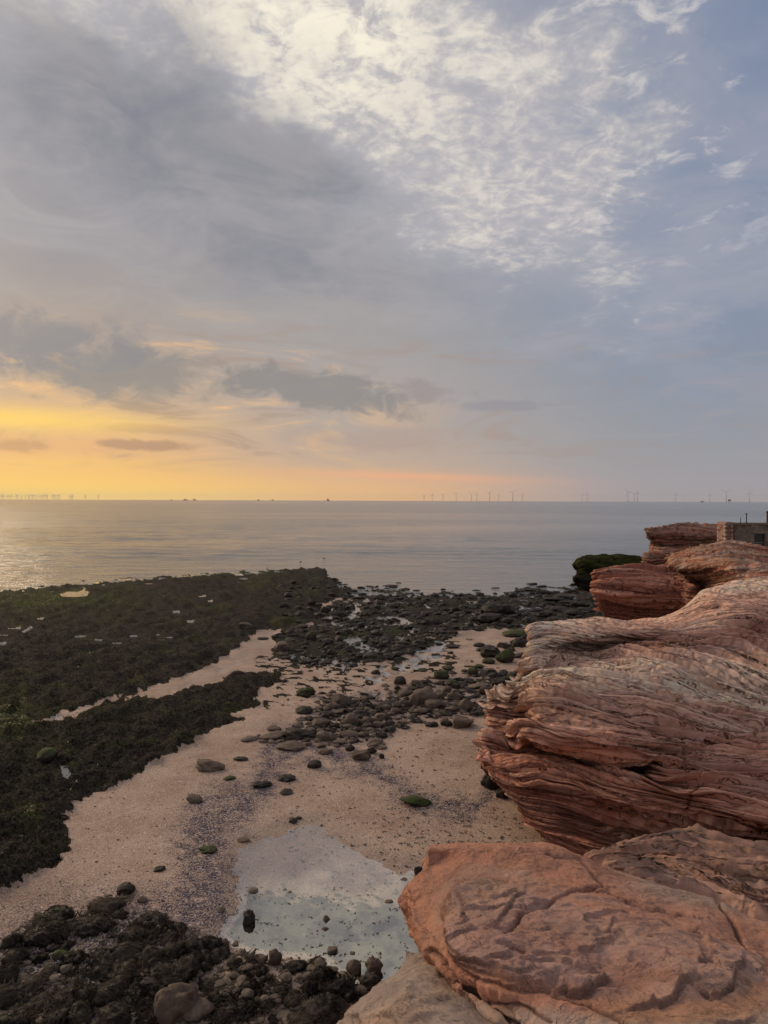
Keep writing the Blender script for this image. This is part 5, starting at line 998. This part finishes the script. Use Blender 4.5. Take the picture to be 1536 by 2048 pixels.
# weed-covered rocks of the foreground ---------------------------------
def frond_mesh(seed, shape, n=1500, hair=0.3):
    """fronds combed down over the lump of that shape"""
    r = np.random.default_rng(seed); top = shape[shape[:, 2] > -0.35]; p0 = top[r.integers(0, len(top), n)]*0.985+r.normal(size=(n, 3))*0.02
    d = p0/np.linalg.norm(p0, axis=1)[:, None]
    sw = fbm(p0[:, 0]*1.6+seed, p0[:, 1]*1.6, p0[:, 2], 3)*3.0; out = np.stack([np.cos(sw), np.sin(sw), -0.55-0.0*sw], 1)+d*np.array([0.7, 0.7, -0.3]); out = out-d*np.sum(out*d, axis=1)[:, None]*0.9
    out /= np.linalg.norm(out, axis=1)[:, None]; out = out+r.normal(size=(n, 3))*0.16
    side = np.cross(d, out); side /= np.linalg.norm(side, axis=1)[:, None]+1e-9
    L = r.uniform(0.5, 1.3, n)*hair; wd = r.uniform(0.008, 0.020, n)
    p1 = p0+out*L[:, None]*0.5+d*0.085; p2 = p0+out*L[:, None]+d*r.uniform(0.0, 0.07, n)[:, None]
    P = np.stack([p0-side*wd[:, None], p0+side*wd[:, None], p1-side*wd[:, None]*1.2, p1+side*wd[:, None]*1.2, p2-side*wd[:, None]*0.3, p2+side*wd[:, None]*0.3], 1)
    V = P.reshape(-1, 3); b = (np.arange(n)*6)[:, None]; Fc = np.concatenate([b+np.array([0, 1, 3, 2]), b+np.array([2, 3, 5, 4])]); return V, Fc
WP = []
for i in range(6):
    rkm = stone_mesh('rock', 300+i*3, 'lumpy', M_stone_d); V, Fc = frond_mesh(40+i, stone_shape(300+i*3, 'lumpy'), 2200, 0.30); o = mesh_np('seaweed', V*np.array([1.0, 1.0, 1.0]), Fc, M_weed); wm = o.data; bpy.data.objects.remove(o); WP.append((rkm, wm))
NW = 0
def weed_rock(px, py, w, h, label=None, group=None, green=False):
    global NW
    p = stand(px, py+h*0.15); d = p[1]; sx_ = w*d/F/2; sy_ = sx_*random.uniform(0.75, 1.0); sz_ = np.clip((h*d/F-sy_*0.8)*0.62, sx_*0.28, sx_*0.8); NW += 1
    e = empty('weedy_rock', p); e.rotation_euler = (0, 0, random.uniform(0, 6.28)); rkm, wm = WP[NW % 6]
    e.scale = (sx_, sy_, sz_)
    for nm, me in (('rock', rkm), ('seaweed', wm)):
        c = bpy.data.objects.new(nm, me); COL.objects.link(c); c.parent = e; c.location = (0, 0, 0.18)
    REG.append([e, px, py, w, 'weed', 'weed', None if label else 'weed covered rocks in the foreground'])
    tag(e, label or 'rock buried under black bladder weed in the near left corner', 'weedy rock', None if label else 'weed covered rocks in the foreground'); return e
wl_ = [(107, 1832, 68, 26, 'flat island of black weed highest on the sand'), (95, 1864, 84, 50), (25, 1884, 40, 40), (212, 1808, 62, 40, 'black weedy rock just below the round dark boulder'), (185, 1848, 74, 44), (145, 1850, 44, 30), (300, 1842, 66, 42, 'brown topped weedy rock at the edge of the shells'), (270, 1872, 60, 44),
 (240, 1830, 30, 26), (255, 1900, 60, 46), (205, 1915, 60, 40), (150, 1918, 50, 40), (120, 1890, 46, 30), (75, 1915, 40, 24), (30, 1915, 50, 40), (10, 1950, 50, 50), (65, 1968, 56, 42), (100, 1945, 50, 34), (140, 1940, 30, 22), (200, 1945, 50, 34), (250, 1940, 60, 40), (300, 1915, 60, 50), (345, 1905, 56, 44), (320, 1948, 110, 50, 'wide weedy ledge with a deep black hollow beneath it'),
 (370, 1935, 70, 50), (390, 1890, 54, 36), (420, 1885, 46, 30), (405, 1920, 60, 44), (20, 1995, 60, 50), (75, 2010, 66, 44), (130, 1995, 60, 40), (175, 1985, 50, 36), (215, 1985, 70, 46), (160, 2025, 70, 44), (110, 2040, 60, 40), (30, 2035, 70, 44), (230, 2025, 70, 46), (275, 1985, 60, 44), (300, 2030, 60, 40), (290, 2010, 40, 30),
 (420, 1970, 50, 34), (400, 2010, 50, 36), (440, 1990, 40, 30), (450, 2030, 60, 40), (500, 1975, 44, 36), (490, 2015, 44, 30), (560, 1985, 46, 34), (590, 1932, 50, 26, 'low weedy rock bar at the near edge of the pool'), (635, 1925, 32, 26), (645, 1950, 50, 40), (620, 1975, 40, 34), (585, 1995, 44, 30), (650, 2020, 80, 70, 'big mound of black weed left of the pale slab'),
 (700, 2035, 60, 50), (605, 2040, 60, 40), (550, 2040, 40, 30), (470, 1925, 30, 24), (440, 1905, 40, 26), (680, 1975, 40, 36), (700, 1995, 36, 34), (520, 1940, 30, 26), (350, 1970, 50, 40), (240, 1965, 50, 36), (340, 1875, 40, 30), (360, 1855, 30, 22)]
for s in wl_: weed_rock(*s[:4], label=s[4] if len(s) > 4 else None)
stone(350, 2015, 84, 84, 'lumpy', 's', 'large rough brown rock at the bottom edge among black weed', name='boulder', cat='boulder'); stone(395, 2025, 60, 50, 'angular', 's', 'rough brown shoulder beside the large rock at the bottom edge', name='boulder', cat='boulder')
stone(118, 1912, 30, 22, 'round', 'g', 'round green boulder in the weed of the near left corner', name='boulder', cat='boulder')
# cobbles lying between
COB = 'tan cobble lying between the weed covered rocks in the foreground'
cnt = 0
while cnt < 105:
    px, py = random.uniform(330, 760), random.uniform(1905, 2060)
    if py < 1905+(px-400)*0.10 or px > 760-(py-1960)*0.9+30: continue
    w = random.uniform(11, 30); stone(px, py, w, w*random.uniform(0.55, 0.8), random.choice(('round', 'round', 'angular', 'flat', 'block')), random.choice('ppps'), COB, 'cobbles between the foreground rocks', name='cobble', cat='cobble', rz=random.uniform(0, 6.28)); cnt += 1
for _ in range(26):
    px, py = random.uniform(20, 330), random.uniform(1890, 2050); w = random.uniform(9, 24)
    stone(px, py, w, w*0.65, random.choice(('round', 'angular', 'flat')), 'p', COB, 'cobbles between the foreground rocks', name='cobble', cat='cobble', rz=random.uniform(0, 6.28))

# ------------------------------------------------------------------ STUFF: scattered rubble, weed, shells
def scatter_mesh(name, P, S, base_V, base_F, mat, label, aniso=(1, 1, 0.6), col=None):
    n = len(P); a = rng.uniform(0, 6.28, n); c, s = np.cos(a), np.sin(a); nv = len(base_V[0]) if isinstance(base_V, list) else len(base_V)
    bl = base_V if isinstance(base_V, list) else [base_V]; pick = rng.integers(0, len(bl), n); BV = np.stack(bl)[pick]*np.array(aniso)
    BV = BV*S[:, None, None]*rng.uniform(0.55, 1.35, (n, 1, 3)); tl = rng.uniform(-0.45, 0.45, n); BV = np.stack([BV[..., 0], BV[..., 1]*np.cos(tl)[:, None]-BV[..., 2]*np.sin(tl)[:, None], BV[..., 1]*np.sin(tl)[:, None]+BV[..., 2]*np.cos(tl)[:, None]], 2); x = BV[..., 0]*c[:, None]-BV[..., 1]*s[:, None]; y = BV[..., 0]*s[:, None]+BV[..., 1]*c[:, None]
    V = np.stack([x, y, BV[..., 2]], 2)+P[:, None, :]; Fc = (base_F[None]+(np.arange(n)*nv)[:, None, None]).reshape(-1, base_F.shape[1])
    o = mesh_np(name, V.reshape(-1, 3), Fc, mat, smooth=False); tag(o, label, kind='stuff'); return o
def ground_pts(n, u0, u1, v0, v1, accept, vpow=1.0):
    u = rng.uniform(u0, u1, n); v = v0+(v1-v0)*rng.uniform(0, 1, n)**vpow
    a = u-768; b = v-1024; pa, pb = a*cr_+b*sr_+768, -a*sr_+b*cr_+1024
    dtab = 1/np.linspace(1/5.0, 1/150.0, 4000); vtab = CY+F*(H-zref(dtab))/dtab
    d = np.interp(pb, vtab[::-1], dtab[::-1]); x = d*(pa-CX)/F
    z, re, sh, we, gr = ground(x.astype(np.float32), d.astype(np.float32)); k = accept(u, v, z, re, sh, we, gr, d); global LASTG; LASTG = gr[k]
    return np.stack([x, d, z], 1)[k], d[k], u[k], v[k]
V1, F1 = ico(1); V2, F2 = ico(2)
small = [stone_shape(500+i, 'angular', V1) for i in range(6)]
inp = lambda poly, u, v: seg_dist(u, v, poly, closed=True) > 0
# reef weed
P_, d_, u_, v_ = ground_pts(150000, -60, 1250, 1128, 2040, lambda u, v, z, re, sh, we, gr, d: (re > 0.6) & (rng.uniform(0, 1, len(u)) < np.where(v < 1300, 0.55, 1.0)) & (z > SEA+0.02))
kp = np.ones(len(P_), bool)
for q_ in PUV+[POOL]: kp &= seg_dist(u_, v_, q_, closed=True) < 1.5
P_, d_ = P_[kp], d_[kp]; G_ = LASTG[kp]; fn = len(P_); a = rng.uniform(0, 6.28, fn)+0.0; L = rng.uniform(0.4, 1.0, fn)*(0.030+d_*0.0024); wdt = L*rng.uniform(0.10, 0.22, fn)
dr = np.stack([np.cos(a), np.sin(a), rng.uniform(-0.05, 0.45, fn)], 1); sdv = np.stack([-np.sin(a), np.cos(a), rng.uniform(-0.4, 0.4, fn)], 1)
p0 = P_+np.array([0, 0, 0.006]); p1 = p0+dr*L[:, None]*0.5+np.array([0, 0, 1])*(L*0.22)[:, None]; p2 = p0+dr*L[:, None]*np.array([1, 1, 0.2])
Vw = np.stack([p0-sdv*wdt[:, None], p0+sdv*wdt[:, None], p1-sdv*wdt[:, None], p1+sdv*wdt[:, None], p2-sdv*wdt[:, None]*0.4, p2+sdv*wdt[:, None]*0.4], 1).reshape(-1, 3)
b_ = (np.arange(fn)*6)[:, None]; Fw = np.concatenate([b_+np.array([0, 1, 3, 2]), b_+np.array([2, 3, 5, 4])])
isg = (G_*rng.uniform(0.7, 1.2, fn) > 0.52); isg2 = np.concatenate([isg, isg])
og = mesh_np('reef_algae', Vw, Fw[isg2], M_green); tag(og, 'bright green algae patches on the reef', kind='stuff')
ow = mesh_np('reef_seaweed', Vw, Fw[~isg2], M_weed); tag(ow, 'short dark seaweed carpeting the reef', kind='stuff')
print('fronds', fn)
P_, d_, u_, v_ = ground_pts(16000, -40, 800, 1790, 2060, lambda u, v, z, re, sh, we, gr, d: (seg_dist(u, v, FORE, closed=True) > 0) & (seg_dist(u, v, POOL, closed=True) < 4) & (re > 0.5))
fn = len(P_); sw = fbm(P_[:, 0]*1.5, P_[:, 1]*1.5, o=3)*4; a = sw+rng.normal(0, 0.5, fn); L = rng.uniform(0.07, 0.17, fn); wdt = rng.uniform(0.004, 0.009, fn)
dr = np.stack([np.cos(a), np.sin(a), rng.uniform(-0.05, 0.3, fn)], 1); sdv = np.stack([-np.sin(a), np.cos(a), rng.uniform(-0.3, 0.3, fn)], 1)
p0 = P_+np.array([0, 0, 0.02]); p1 = p0+dr*L[:, None]*0.5+np.array([0, 0, 1])*(L*0.25)[:, None]; p2 = p0+dr*L[:, None]*np.array([1, 1, 0.3])
Vw = np.stack([p0-sdv*wdt[:, None], p0+sdv*wdt[:, None], p1-sdv*wdt[:, None], p1+sdv*wdt[:, None], p2-sdv*wdt[:, None]*0.4, p2+sdv*wdt[:, None]*0.4], 1).reshape(-1, 3)
b_ = (np.arange(fn)*6)[:, None]; Fw = np.concatenate([b_+np.array([0, 1, 3, 2]), b_+np.array([2, 3, 5, 4])]); tag(mesh_np('draped_seaweed', Vw, Fw, M_weed), 'long black weed draped between the foreground rocks', kind='stuff')
# rubble over reef edges and wet ground
P_, d_, u_, v_ = ground_pts(8000, 470, 1250, 1160, 1500, lambda u, v, z, re, sh, we, gr, d: (re > 0.45) & (z > SEA-0.05) & (inp(RUB1, u, v) | inp(RUB2, u, v) | inp(RUB3, u, v) | (seg_dist(u, v, REEF, closed=True) > -8) & (u > 560) & (rng.uniform(0, 1, len(u)) < 0.4)))
scatter_mesh('rubble', P_+np.array([0, 0, 0.01]), rng.uniform(0.1, 1.0, len(P_))**3*0.34*np.clip(d_/32, 0.4, 1.2)+0.04, small, F1, M_stone_d, 'small dark stones packed over the wet middle beach', (1, 0.8, 0.5))
P_, d_, u_, v_ = ground_pts(2600, 500, 1100, 1330, 1530, lambda u, v, z, re, sh, we, gr, d: inp(RUB2, u, v) & (rng.uniform(0, 1, len(u)) < 0.55))
scatter_mesh('small_stones', P_, rng.uniform(0.2, 1.0, len(P_))**2*0.16+0.03, small, F1, M_stone, 'small brown stones between the boulders', (1, 0.8, 0.55))
P_, d_, u_, v_ = ground_pts(5200, -80, 800, 1790, 2060, lambda u, v, z, re, sh, we, gr, d: (seg_dist(u, v, FORE, closed=True) > -4) & ((seg_dist(u, v, POOL, closed=True) < 8)))
scatter_mesh('shingle', P_, rng.uniform(0.2, 1.0, len(P_))**2*0.055+0.012, small, F1, M_pebble, 'small shingle between the foreground rocks', (1, 0.8, 0.55))
# shell fragments
tri = np.array([[-1, -0.6, 0.1], [1, -0.5, 0.25], [0.7, 0.7, 0.1], [-0.6, 0.6, 0.35]]); trF = np.array([[0, 1, 2, 3]])
def shells(name, n, mat, label, acc, s0, s1, box=(-40, 1100, 1390, 2060)):
    P_, d_, u_, v_ = ground_pts(n, *box, acc, 0.9); scatter_mesh(name, P_+np.array([0, 0, 0.004]), rng.uniform(s0, s1, len(P_)), tri, trF, mat, label, (1, 0.8, 1))
M_sh1 = plain('pale_shell', (0.46, 0.36, 0.32), 0.5, 0, 0.3, 60); M_sh2 = plain('purple_mussel_shell', (0.075, 0.062, 0.088), 0.4, 0, 0.3, 60); M_bits = plain('dark_weed_scrap', (0.045, 0.033, 0.026), 0.8, 0, 0.3, 60)
shells('pale_shells', 60000, M_sh1, 'pale broken shells strewn along the shell band', lambda u, v, z, re, sh, we, gr, d: (re < 0.6) & (rng.uniform(0, 1, len(u)) < np.clip(np.maximum(sh*1.1, 0.30*sstep(v, 1440, 1380)), 0.06, 1)), 0.006, 0.014)
shells('mussel_shells', 70000, M_sh2, 'purple mussel shells heaped in a band down the beach', lambda u, v, z, re, sh, we, gr, d: (re < 0.6) & (rng.uniform(0, 1, len(u)) < np.clip(sh*1.5-0.25, 0.02, 1)), 0.007, 0.016)
nzf = lambda u, v: fbm(u/14, v/6, o=4)
shells('weed_scraps', 60000, M_bits, 'scraps of dry weed strewn over the sand', lambda u, v, z, re, sh, we, gr, d: (re < 0.5) & (nzf(u, v) > np.where(v < 1460, 0.22, np.where(u > 760, 0.26, 0.42))) & (rng.uniform(0, 1, len(u)) < np.where(u > 560, 0.8, 0.25)), 0.010, 0.030)
# weed scraps afloat on the pool
P_, d_, u_, v_ = ground_pts(26000, 430, 900, 1770, 2000, lambda u, v, z, re, sh, we, gr, d: (seg_dist(u, v, POOL, closed=True) > 2) & (fbm(u/38+3, v/13, o=3) > 0.18) & (fbm(u/7, v/4, o=2) > 0.25))
P_[:, 2] = PZ+0.004; scatter_mesh('floating_weed', P_, rng.uniform(0.006, 0.02, len(P_)), tri, trF, M_bits, 'flecks of weed floating on the still pool', (1, 0.45, 0.15))
# grains of white shell in the crack
# ------------------------------------------------------------------ WIND TURBINES, SHIPS
M_turb = plain('turbine_paint', (0.60, 0.60, 0.61), 0.6, 0, 0.03, 0.01); M_ship = plain('ship_hull', (0.10, 0.075, 0.06), 0.7, 0, 0.1, 0.1); M_yel = plain('transition_piece', (0.35, 0.30, 0.12), 0.7, 0, 0.05, 0.1)
def turbine(px, hub_px, blade_px, rot, label, group='wind turbines on the horizon', hub_h=95.0, yaw=0.0, parts=True):
    """hub_px: hub height above the horizon in pixels"""
    d = hub_h*F/hub_px; base = U(px, 1001, d); e = empty('wind_turbine', (base[0], base[1], SEA), yaw-math.atan2(base[0], base[1])); Rb = blade_px*d/F; k = d/F
    rt, rb_ = max(1.7, k*0.24), max(2.4, k*0.36)
    MB().tube((0, 0, 18), (0, 0, hub_h), rb_, rt, 10).make('tower', M_turb, e, True)
    MB().tube((0, 0, 0), (0, 0, 18), rb_*1.15, rb_*1.1, 10).make('transition_piece', M_yel, e, True)
    MB().box(-2.2, 2.2, -5, 8, hub_h-2, hub_h+3).make('nacelle', M_turb, e)
    MB().tube((0, -5, hub_h+.5), (0, -8, hub_h+.5), 2.4, 1.0, 8).make('hub', M_turb, e)
    wb = max(1.4, k*0.24)
    for i in range(3):
        t = rot+i*2*math.pi/3; dx_, dz2 = math.sin(t), math.cos(t); c = MB(); b0 = (0, -6.5, hub_h+.5); px_, pz_ = dz2, -dx_
        V = []
        for f, w_ in ((0.0, 0.7), (0.18, 1.1), (0.6, 0.7), (1.0, 0.22)):
            for sgn, th in ((1, -0.3), (1, 0.3), (-1, 0.3), (-1, -0.3)):
                V.append((dx_*Rb*f+px_*sgn*w_*wb, -6.5+th*(1.2-f)-0.0, hub_h+.5+dz2*Rb*f+pz_*sgn*w_*wb))
        Fb = [(0, 1, 2, 3)]
        for s_ in range(3):
            for q in range(4): q2 = (q+1) % 4; Fb.append((s_*4+q, s_*4+q2, s_*4+4+q2, s_*4+4+q))
        Fb.append((15, 14, 13, 12)); simple('blade', V, Fb, M_turb, e)
    tag(e, label, 'wind turbine', group); return e
TT = [(848, 10.5, 7, 0.9, 'leftmost turbine of the row over the pink cloud'), (864.5, 12, 6, 0.3, 'second turbine of the row, narrow rotor'), (886, 12, 7, -1.2, 'third turbine of the row with a level blade'), (912.5, 13.5, 8, 1.05, 'fourth turbine of the row with a wide vee of blades'), (943, 14.5, 9, 1.0, 'fifth turbine, the taller of the first close pair'), (953.5, 14, 6, 0.15, 'fainter turbine right beside the fifth'),
      (979, 17, 9, 0.8, 'seventh turbine, tall, between two faint ones'), (997.5, 12, 5, 0.2, 'faint turbine between the two tallest of the row'), (1025.5, 17.5, 11, 0.85, 'tallest turbine of the left hand row'), (1044.5, 12, 6, -1.3, 'faint turbine at the right end of the left hand row'),
      (1164, 13, 5, -0.9, 'faint turbine, left of the pair above the calm sea'), (1174.5, 15, 8, 0.1, 'turbine with upright blade, right of the pair above the calm sea'), (1256, 19, 12, -0.6, 'big turbine left of the trio, blade raised to the left'), (1268.5, 15, 6, 0.9, 'faint middle turbine of the trio'), (1275, 18, 8, 0.05, 'slim turbine at the right of the trio'),
      (1351, 15, 7, 0.3, 'very faint lone turbine left of the tiny ship'), (1419.5, 14, 6, 0.1, 'faint turbine right of the tiny ship'), (1452.5, 20, 13, -1.15, 'big turbine with a long slanting blade beside the platform'), (1499.5, 18, 9, 0.05, 'faint turbine farthest to the right')]
for px, hp, bp, rt, lb in TT: turbine(px, hp+0.3, bp, rt, lb)
# the far field, tiny: one mesh each
def far_turbine(px, hub_px, rot):
    hub_h = 90.0; d = hub_h*F/hub_px; base = U(px, 1001, d); k = d/F; c = MB(); c.tube((0, 0, 0), (0, 0, hub_h), k*0.36, k*0.28, 6)
    for i in range(3):
        t = rot+i*2.0944; c.tube((0, -3, hub_h), (math.sin(t)*hub_h*0.55, -3, hub_h+math.cos(t)*hub_h*0.55), k*0.36, k*0.2, 4)
    o = c.make('wind_turbine', M_turb); o.location = (base[0], base[1], SEA); tag(o, 'tiny turbine of the distant wind farm under the yellow glow', 'wind turbine', 'distant wind farm at the left'); return o
for px in (2, 5, 8, 15, 19, 24, 33, 36, 43, 51, 57, 60, 65, 68, 73, 80, 84, 87, 92, 95, 105, 109, 112, 116, 119): far_turbine(px, random.uniform(6.5, 8.5), random.uniform(0, 2))
for px in (139, 143, 145, 171, 197): far_turbine(px, 7.5, random.uniform(0, 2))
def ship(px, wpx, hpx, label, tower=0.3):
    d = 9000.0; k = d/F; b = U(px, 1001, d); e = empty('ship', (b[0], b[1], SEA), -math.atan2(b[0], b[1])); w = wpx*k; h = hpx*k
    V = [(-w/2, -6, 0), (w/2, -6, 0), (w/2+w*0.06, -6, h*0.45), (-w/2-w*0.04, -6, h*0.4), (-w/2, 6, 0), (w/2, 6, 0), (w/2+w*0.06, 6, h*0.45), (-w/2-w*0.04, 6, h*0.4)]
    simple('hull', V, [(0, 1, 2, 3), (7, 6, 5, 4), (0, 4, 5, 1), (1, 5, 6, 2), (2, 6, 7, 3), (3, 7, 4, 0)], M_ship, e)
    MB().box(-w*tower, -w*(tower-0.34), -5, 5, h*0.42, h).box(-w*(tower-0.36), w*0.3, -4, 4, h*0.44, h*0.65).make('superstructure', M_ship, e); tag(e, label, 'ship'); return e
ship(343, 4, 2.2, 'tiny ship on the horizon, leftmost under the glow'); ship(371, 10, 2.6, 'faint long ship on the horizon between two darker ones'); ship(389, 5, 3.4, 'small boxy ship, darkest of the left three', 0.45)
ship(517, 5, 2.6, 'small ship on the horizon left of mid glow'); ship(545.5, 3.6, 2.8, 'small ship close right of another ship'); ship(656.5, 5, 4.4, 'ship with a tall mast, rightmost under the glow', 0.4); ship(1405, 8, 2.2, 'faint ship between turbines at the right')
# substation platform
d = 6500.0; k = d/F; b = U(1459, 1001, d); e = empty('offshore_platform', (b[0], b[1], SEA), -math.atan2(b[0], b[1])); tag(e, 'squat platform on legs beside the big right hand turbine', 'platform')
MB().box(-2.6*k, 2.6*k, -9, 9, 3.0*k, 6.0*k).make('deck_house', M_ship, e)
for sx_ in (-1.9, 1.7): MB().tube((sx_*k, 0, 0), (sx_*k, 0, 3.0*k), 1.9, 1.9, 8).make('leg', M_ship, e)
# buoy and birds
bp = U(1504.5, 1003.4, z=SEA+0.4); e = empty('buoy', (bp[0], bp[1], SEA)); tag(e, 'dark speck of a buoy on the sea near the right edge', 'buoy'); MB().tube((0, 0, -0.5), (0, 0, 1.0), 2.4, 1.6).make('float', M_iron, e); MB().tube((0, 0, 1.0), (0, 0, 3.4), 0.4, 0.3).make('mast', M_iron, e)
def bird(px, py, label):
    p = stand(px, py) if py > 1128 else U(px, py, z=SEA); e = empty('bird', (p[0], p[1], p[2]), sc_=0.55); tag(e, label, 'bird')
    V, Fc = ico(2); V = V.copy(); Vb = V*np.array([0.20, 0.10, 0.10]); Vb[:, 2] += 0.06*np.clip(V[:, 0], 0, 1); Vb[:, 2] += 0.28; mesh_np('body', Vb, Fc, M_iron, parent=e)
    Vh = V*np.array([0.06, 0.05, 0.05])+np.array([0.20, 0, 0.42]); mesh_np('head', Vh, Fc, M_iron, parent=e); MB().tube((0.24, 0, 0.42), (0.34, 0, 0.40), 0.016, 0.004, 5).make('beak', M_iron, e); MB().tube((0.12, 0, 0.32), (0.19, 0, 0.42), 0.055, 0.045, 6).make('neck', M_iron, e)
    for s_ in (-0.04, 0.04): MB().tube((0, s_, 0), (0, s_, 0.22), 0.010, 0.010, 5).make('leg', M_iron, e)
bird(601, 1127, 'wading bird at the water edge left of the reef tip'); bird(648, 1120, 'bird standing in the shallows off the reef tip')

# ------------------------------------------------------------------ HAZE
hm = bpy.data.materials.new('sea_haze'); hm.use_nodes = True; ht = hm.node_tree; ht.nodes.clear(); ho = ht.nodes.new('ShaderNodeOutputMaterial'); hv = ht.nodes.new('ShaderNodeVolumePrincipled')
hv.inputs['Density'].default_value = 0.000016; hv.inputs['Color'].default_value = (0.90, 0.88, 0.88, 1); hv.inputs['Anisotropy'].default_value = 0.3; ht.links.new(hv.outputs[0], ho.inputs['Volume'])
hz = MB().box(-24600, 24600, -600, 24600, -8, 175).make('haze', hm); tag(hz, kind='stuff')

# ------------------------------------------------------------------ LABELS of the unnamed stones, told by their nearest landmark
marks = [(px, py, nm) for px, py, nm in (
 (850, 1394, 'the largest middle boulder'), (926, 1446, 'the square cut block'), (932, 1413, 'the large angular boulder'), (704, 1442, 'the egg shaped boulder'), (545, 1470, 'the flat tilted slab'), (600, 1470, 'the black weedy boulder between slabs'), (584, 1493, 'the broad flat brown rock'),
 (801, 1364, 'the black rounded boulder'), (751, 1349, 'the lone dark round stone'), (885, 1352, 'the humped green skirted boulder'), (680, 1403, 'the pointed brown boulder'), (722, 1512, 'the knobbly brown rock'), (1010, 1317, 'the tilted olive slab'), (566, 1295, 'the wedge shaped boulder'), (622, 1274, 'the round mossy stone'),
 (628, 1531, 'the dark stone heading the shell band'), (1036, 1267, 'the green ledge at the cliff corner'), (650, 1130, 'the reef tip'), (1170, 1160, 'the green capped sea rock'), (1200, 1215, 'the dark red headland'), (980, 1307, 'the black rock under the cliff'), (1065, 1260, 'the pale cliff corner'),
 (250, 1779, 'the round dark boulder'), (107, 1832, 'the flat island of weed'), (118, 1912, 'the round green boulder'), (300, 1842, 'the brown topped weedy rock'), (320, 1948, 'the wide weedy ledge'), (350, 2015, 'the large rough brown rock'), (493, 1992, 'the round tan cobble'), (570, 2032, 'the rectangular tan slab'),
 (548, 1920, 'the tall rock by the pool'), (708, 1938, 'the large rounded pool stone'), (741, 1960, 'the rock pile by the pale slab'), (650, 2020, 'the big mound of weed'), (590, 1932, 'the low weedy bar'), (212, 1808, 'the highest black weedy rock'), (0, 2048, 'the bottom left corner'), (497, 1938, 'the brown faceted stone'))]
def dirn(dx_, dy_):
    a = abs(dy_)*1.6; b = abs(dx_)
    vv = 'above' if dy_ < 0 else 'below'; hh = 'left of' if dx_ < 0 else 'right of'
    if a > 2.2*b: return vv
    if b > 2.2*a: return hh
    return vv+' and '+hh
for o_, px_, py_, i_ in POOLREG: REG.append([o_, px_, py_, POOLS[i_][2][0]-POOLS[i_][0][0], 'pool', 'pool', 'tide pools on the reef'])
marks += [(145, 1187, 'the curled tide pool'), (404, 1191, 'the pale tide pool alone on the reef'), (92, 1511, 'the round green boulder on the reef')]
cand = []
mw = {}
for q in REG:
    if q[6]: mw.setdefault((q[6]), []).append(q[3])
for q in REG:
    o, px, py, w, kind, mt, gp = q
    if not gp: continue
    near_ = sorted(marks, key=lambda m_: math.hypot(m_[0]-px, (m_[1]-py)*1.6))[:3]
    ws = sorted(mw[gp]); size = 'large' if w >= ws[int(len(ws)*0.7)] else ('small' if w <= ws[int(len(ws)*0.3)] else '')
    shp = {'round': 'rounded', 'angular': 'angular', 'flat': 'flat', 'block': 'blocky', 'lumpy': 'lumpy', 'weed': 'weed covered', 'pool': 'shallow'}[kind]; clr = {'s': 'brown', 'p': 'tan', 'd': 'dark wet', 'g': 'green topped', 'weed': '', 'pool': ''}[mt]
    noun = {'boulder': 'boulder', 'shore_rock': 'rock', 'cobble': 'cobble', 'weedy_rock': 'rock', 'tide_pool': 'tide pool'}.get(o.name.split('.')[0], 'stone')
    base_ = ' '.join(t for t in (size, shp, clr, noun) if t); opts = []
    for m_ in near_:
        dist_ = math.hypot(m_[0]-px, (m_[1]-py)*1.6); how = 'just' if dist_ < 34 else ('a little way' if dist_ < 75 else 'well')
        opts.append(f'{base_} {how} {dirn(px-m_[0], py-m_[1])} {m_[2]}')
    cand.append((o, opts, opts[0]))
from collections import Counter
cnt1 = Counter(c_[2] for c_ in cand); taken = set(k for k, v_ in cnt1.items() if v_ == 1)
for o, opts, first in cand:
    if cnt1[first] == 1: o['label'] = first; continue
    for p_ in opts[1:]:
        if p_ not in taken and p_ not in cnt1: o['label'] = p_; taken.add(p_); break
    else: o['label'] = first
for o, opts, first in cand:
    if len(o['label'].split()) > 16: o['label'] = ' '.join(o['label'].replace('a little way ', 'near, ').split()[:16])

byl = {}
for o, opts, first in cand: byl.setdefault(o['label'], []).append(o)
pos = {id(q[0]): q for q in REG}
for lb, os_ in byl.items():
    if len(os_) == 3:
        os_.sort(key=lambda o_: o_.location.x/max(o_.location.y, 0.1))
        for o_, w_ in zip(os_, ('leftmost of three,', 'middle one of three,', 'rightmost of three,')): o_['label'] = ' '.join((w_+' '+lb).split()[:16])
    if len(os_) == 2:
        os_.sort(key=lambda o_: o_.location.x/o_.location.y if o_.type != 'MESH' or o_.name[:4] != 'tide' else o_.data.vertices[0].co.x)
        os_[0]['label'] = ' '.join(('left one, '+lb).split()[:16]); os_[1]['label'] = ' '.join(('right one, '+lb).split()[:16])
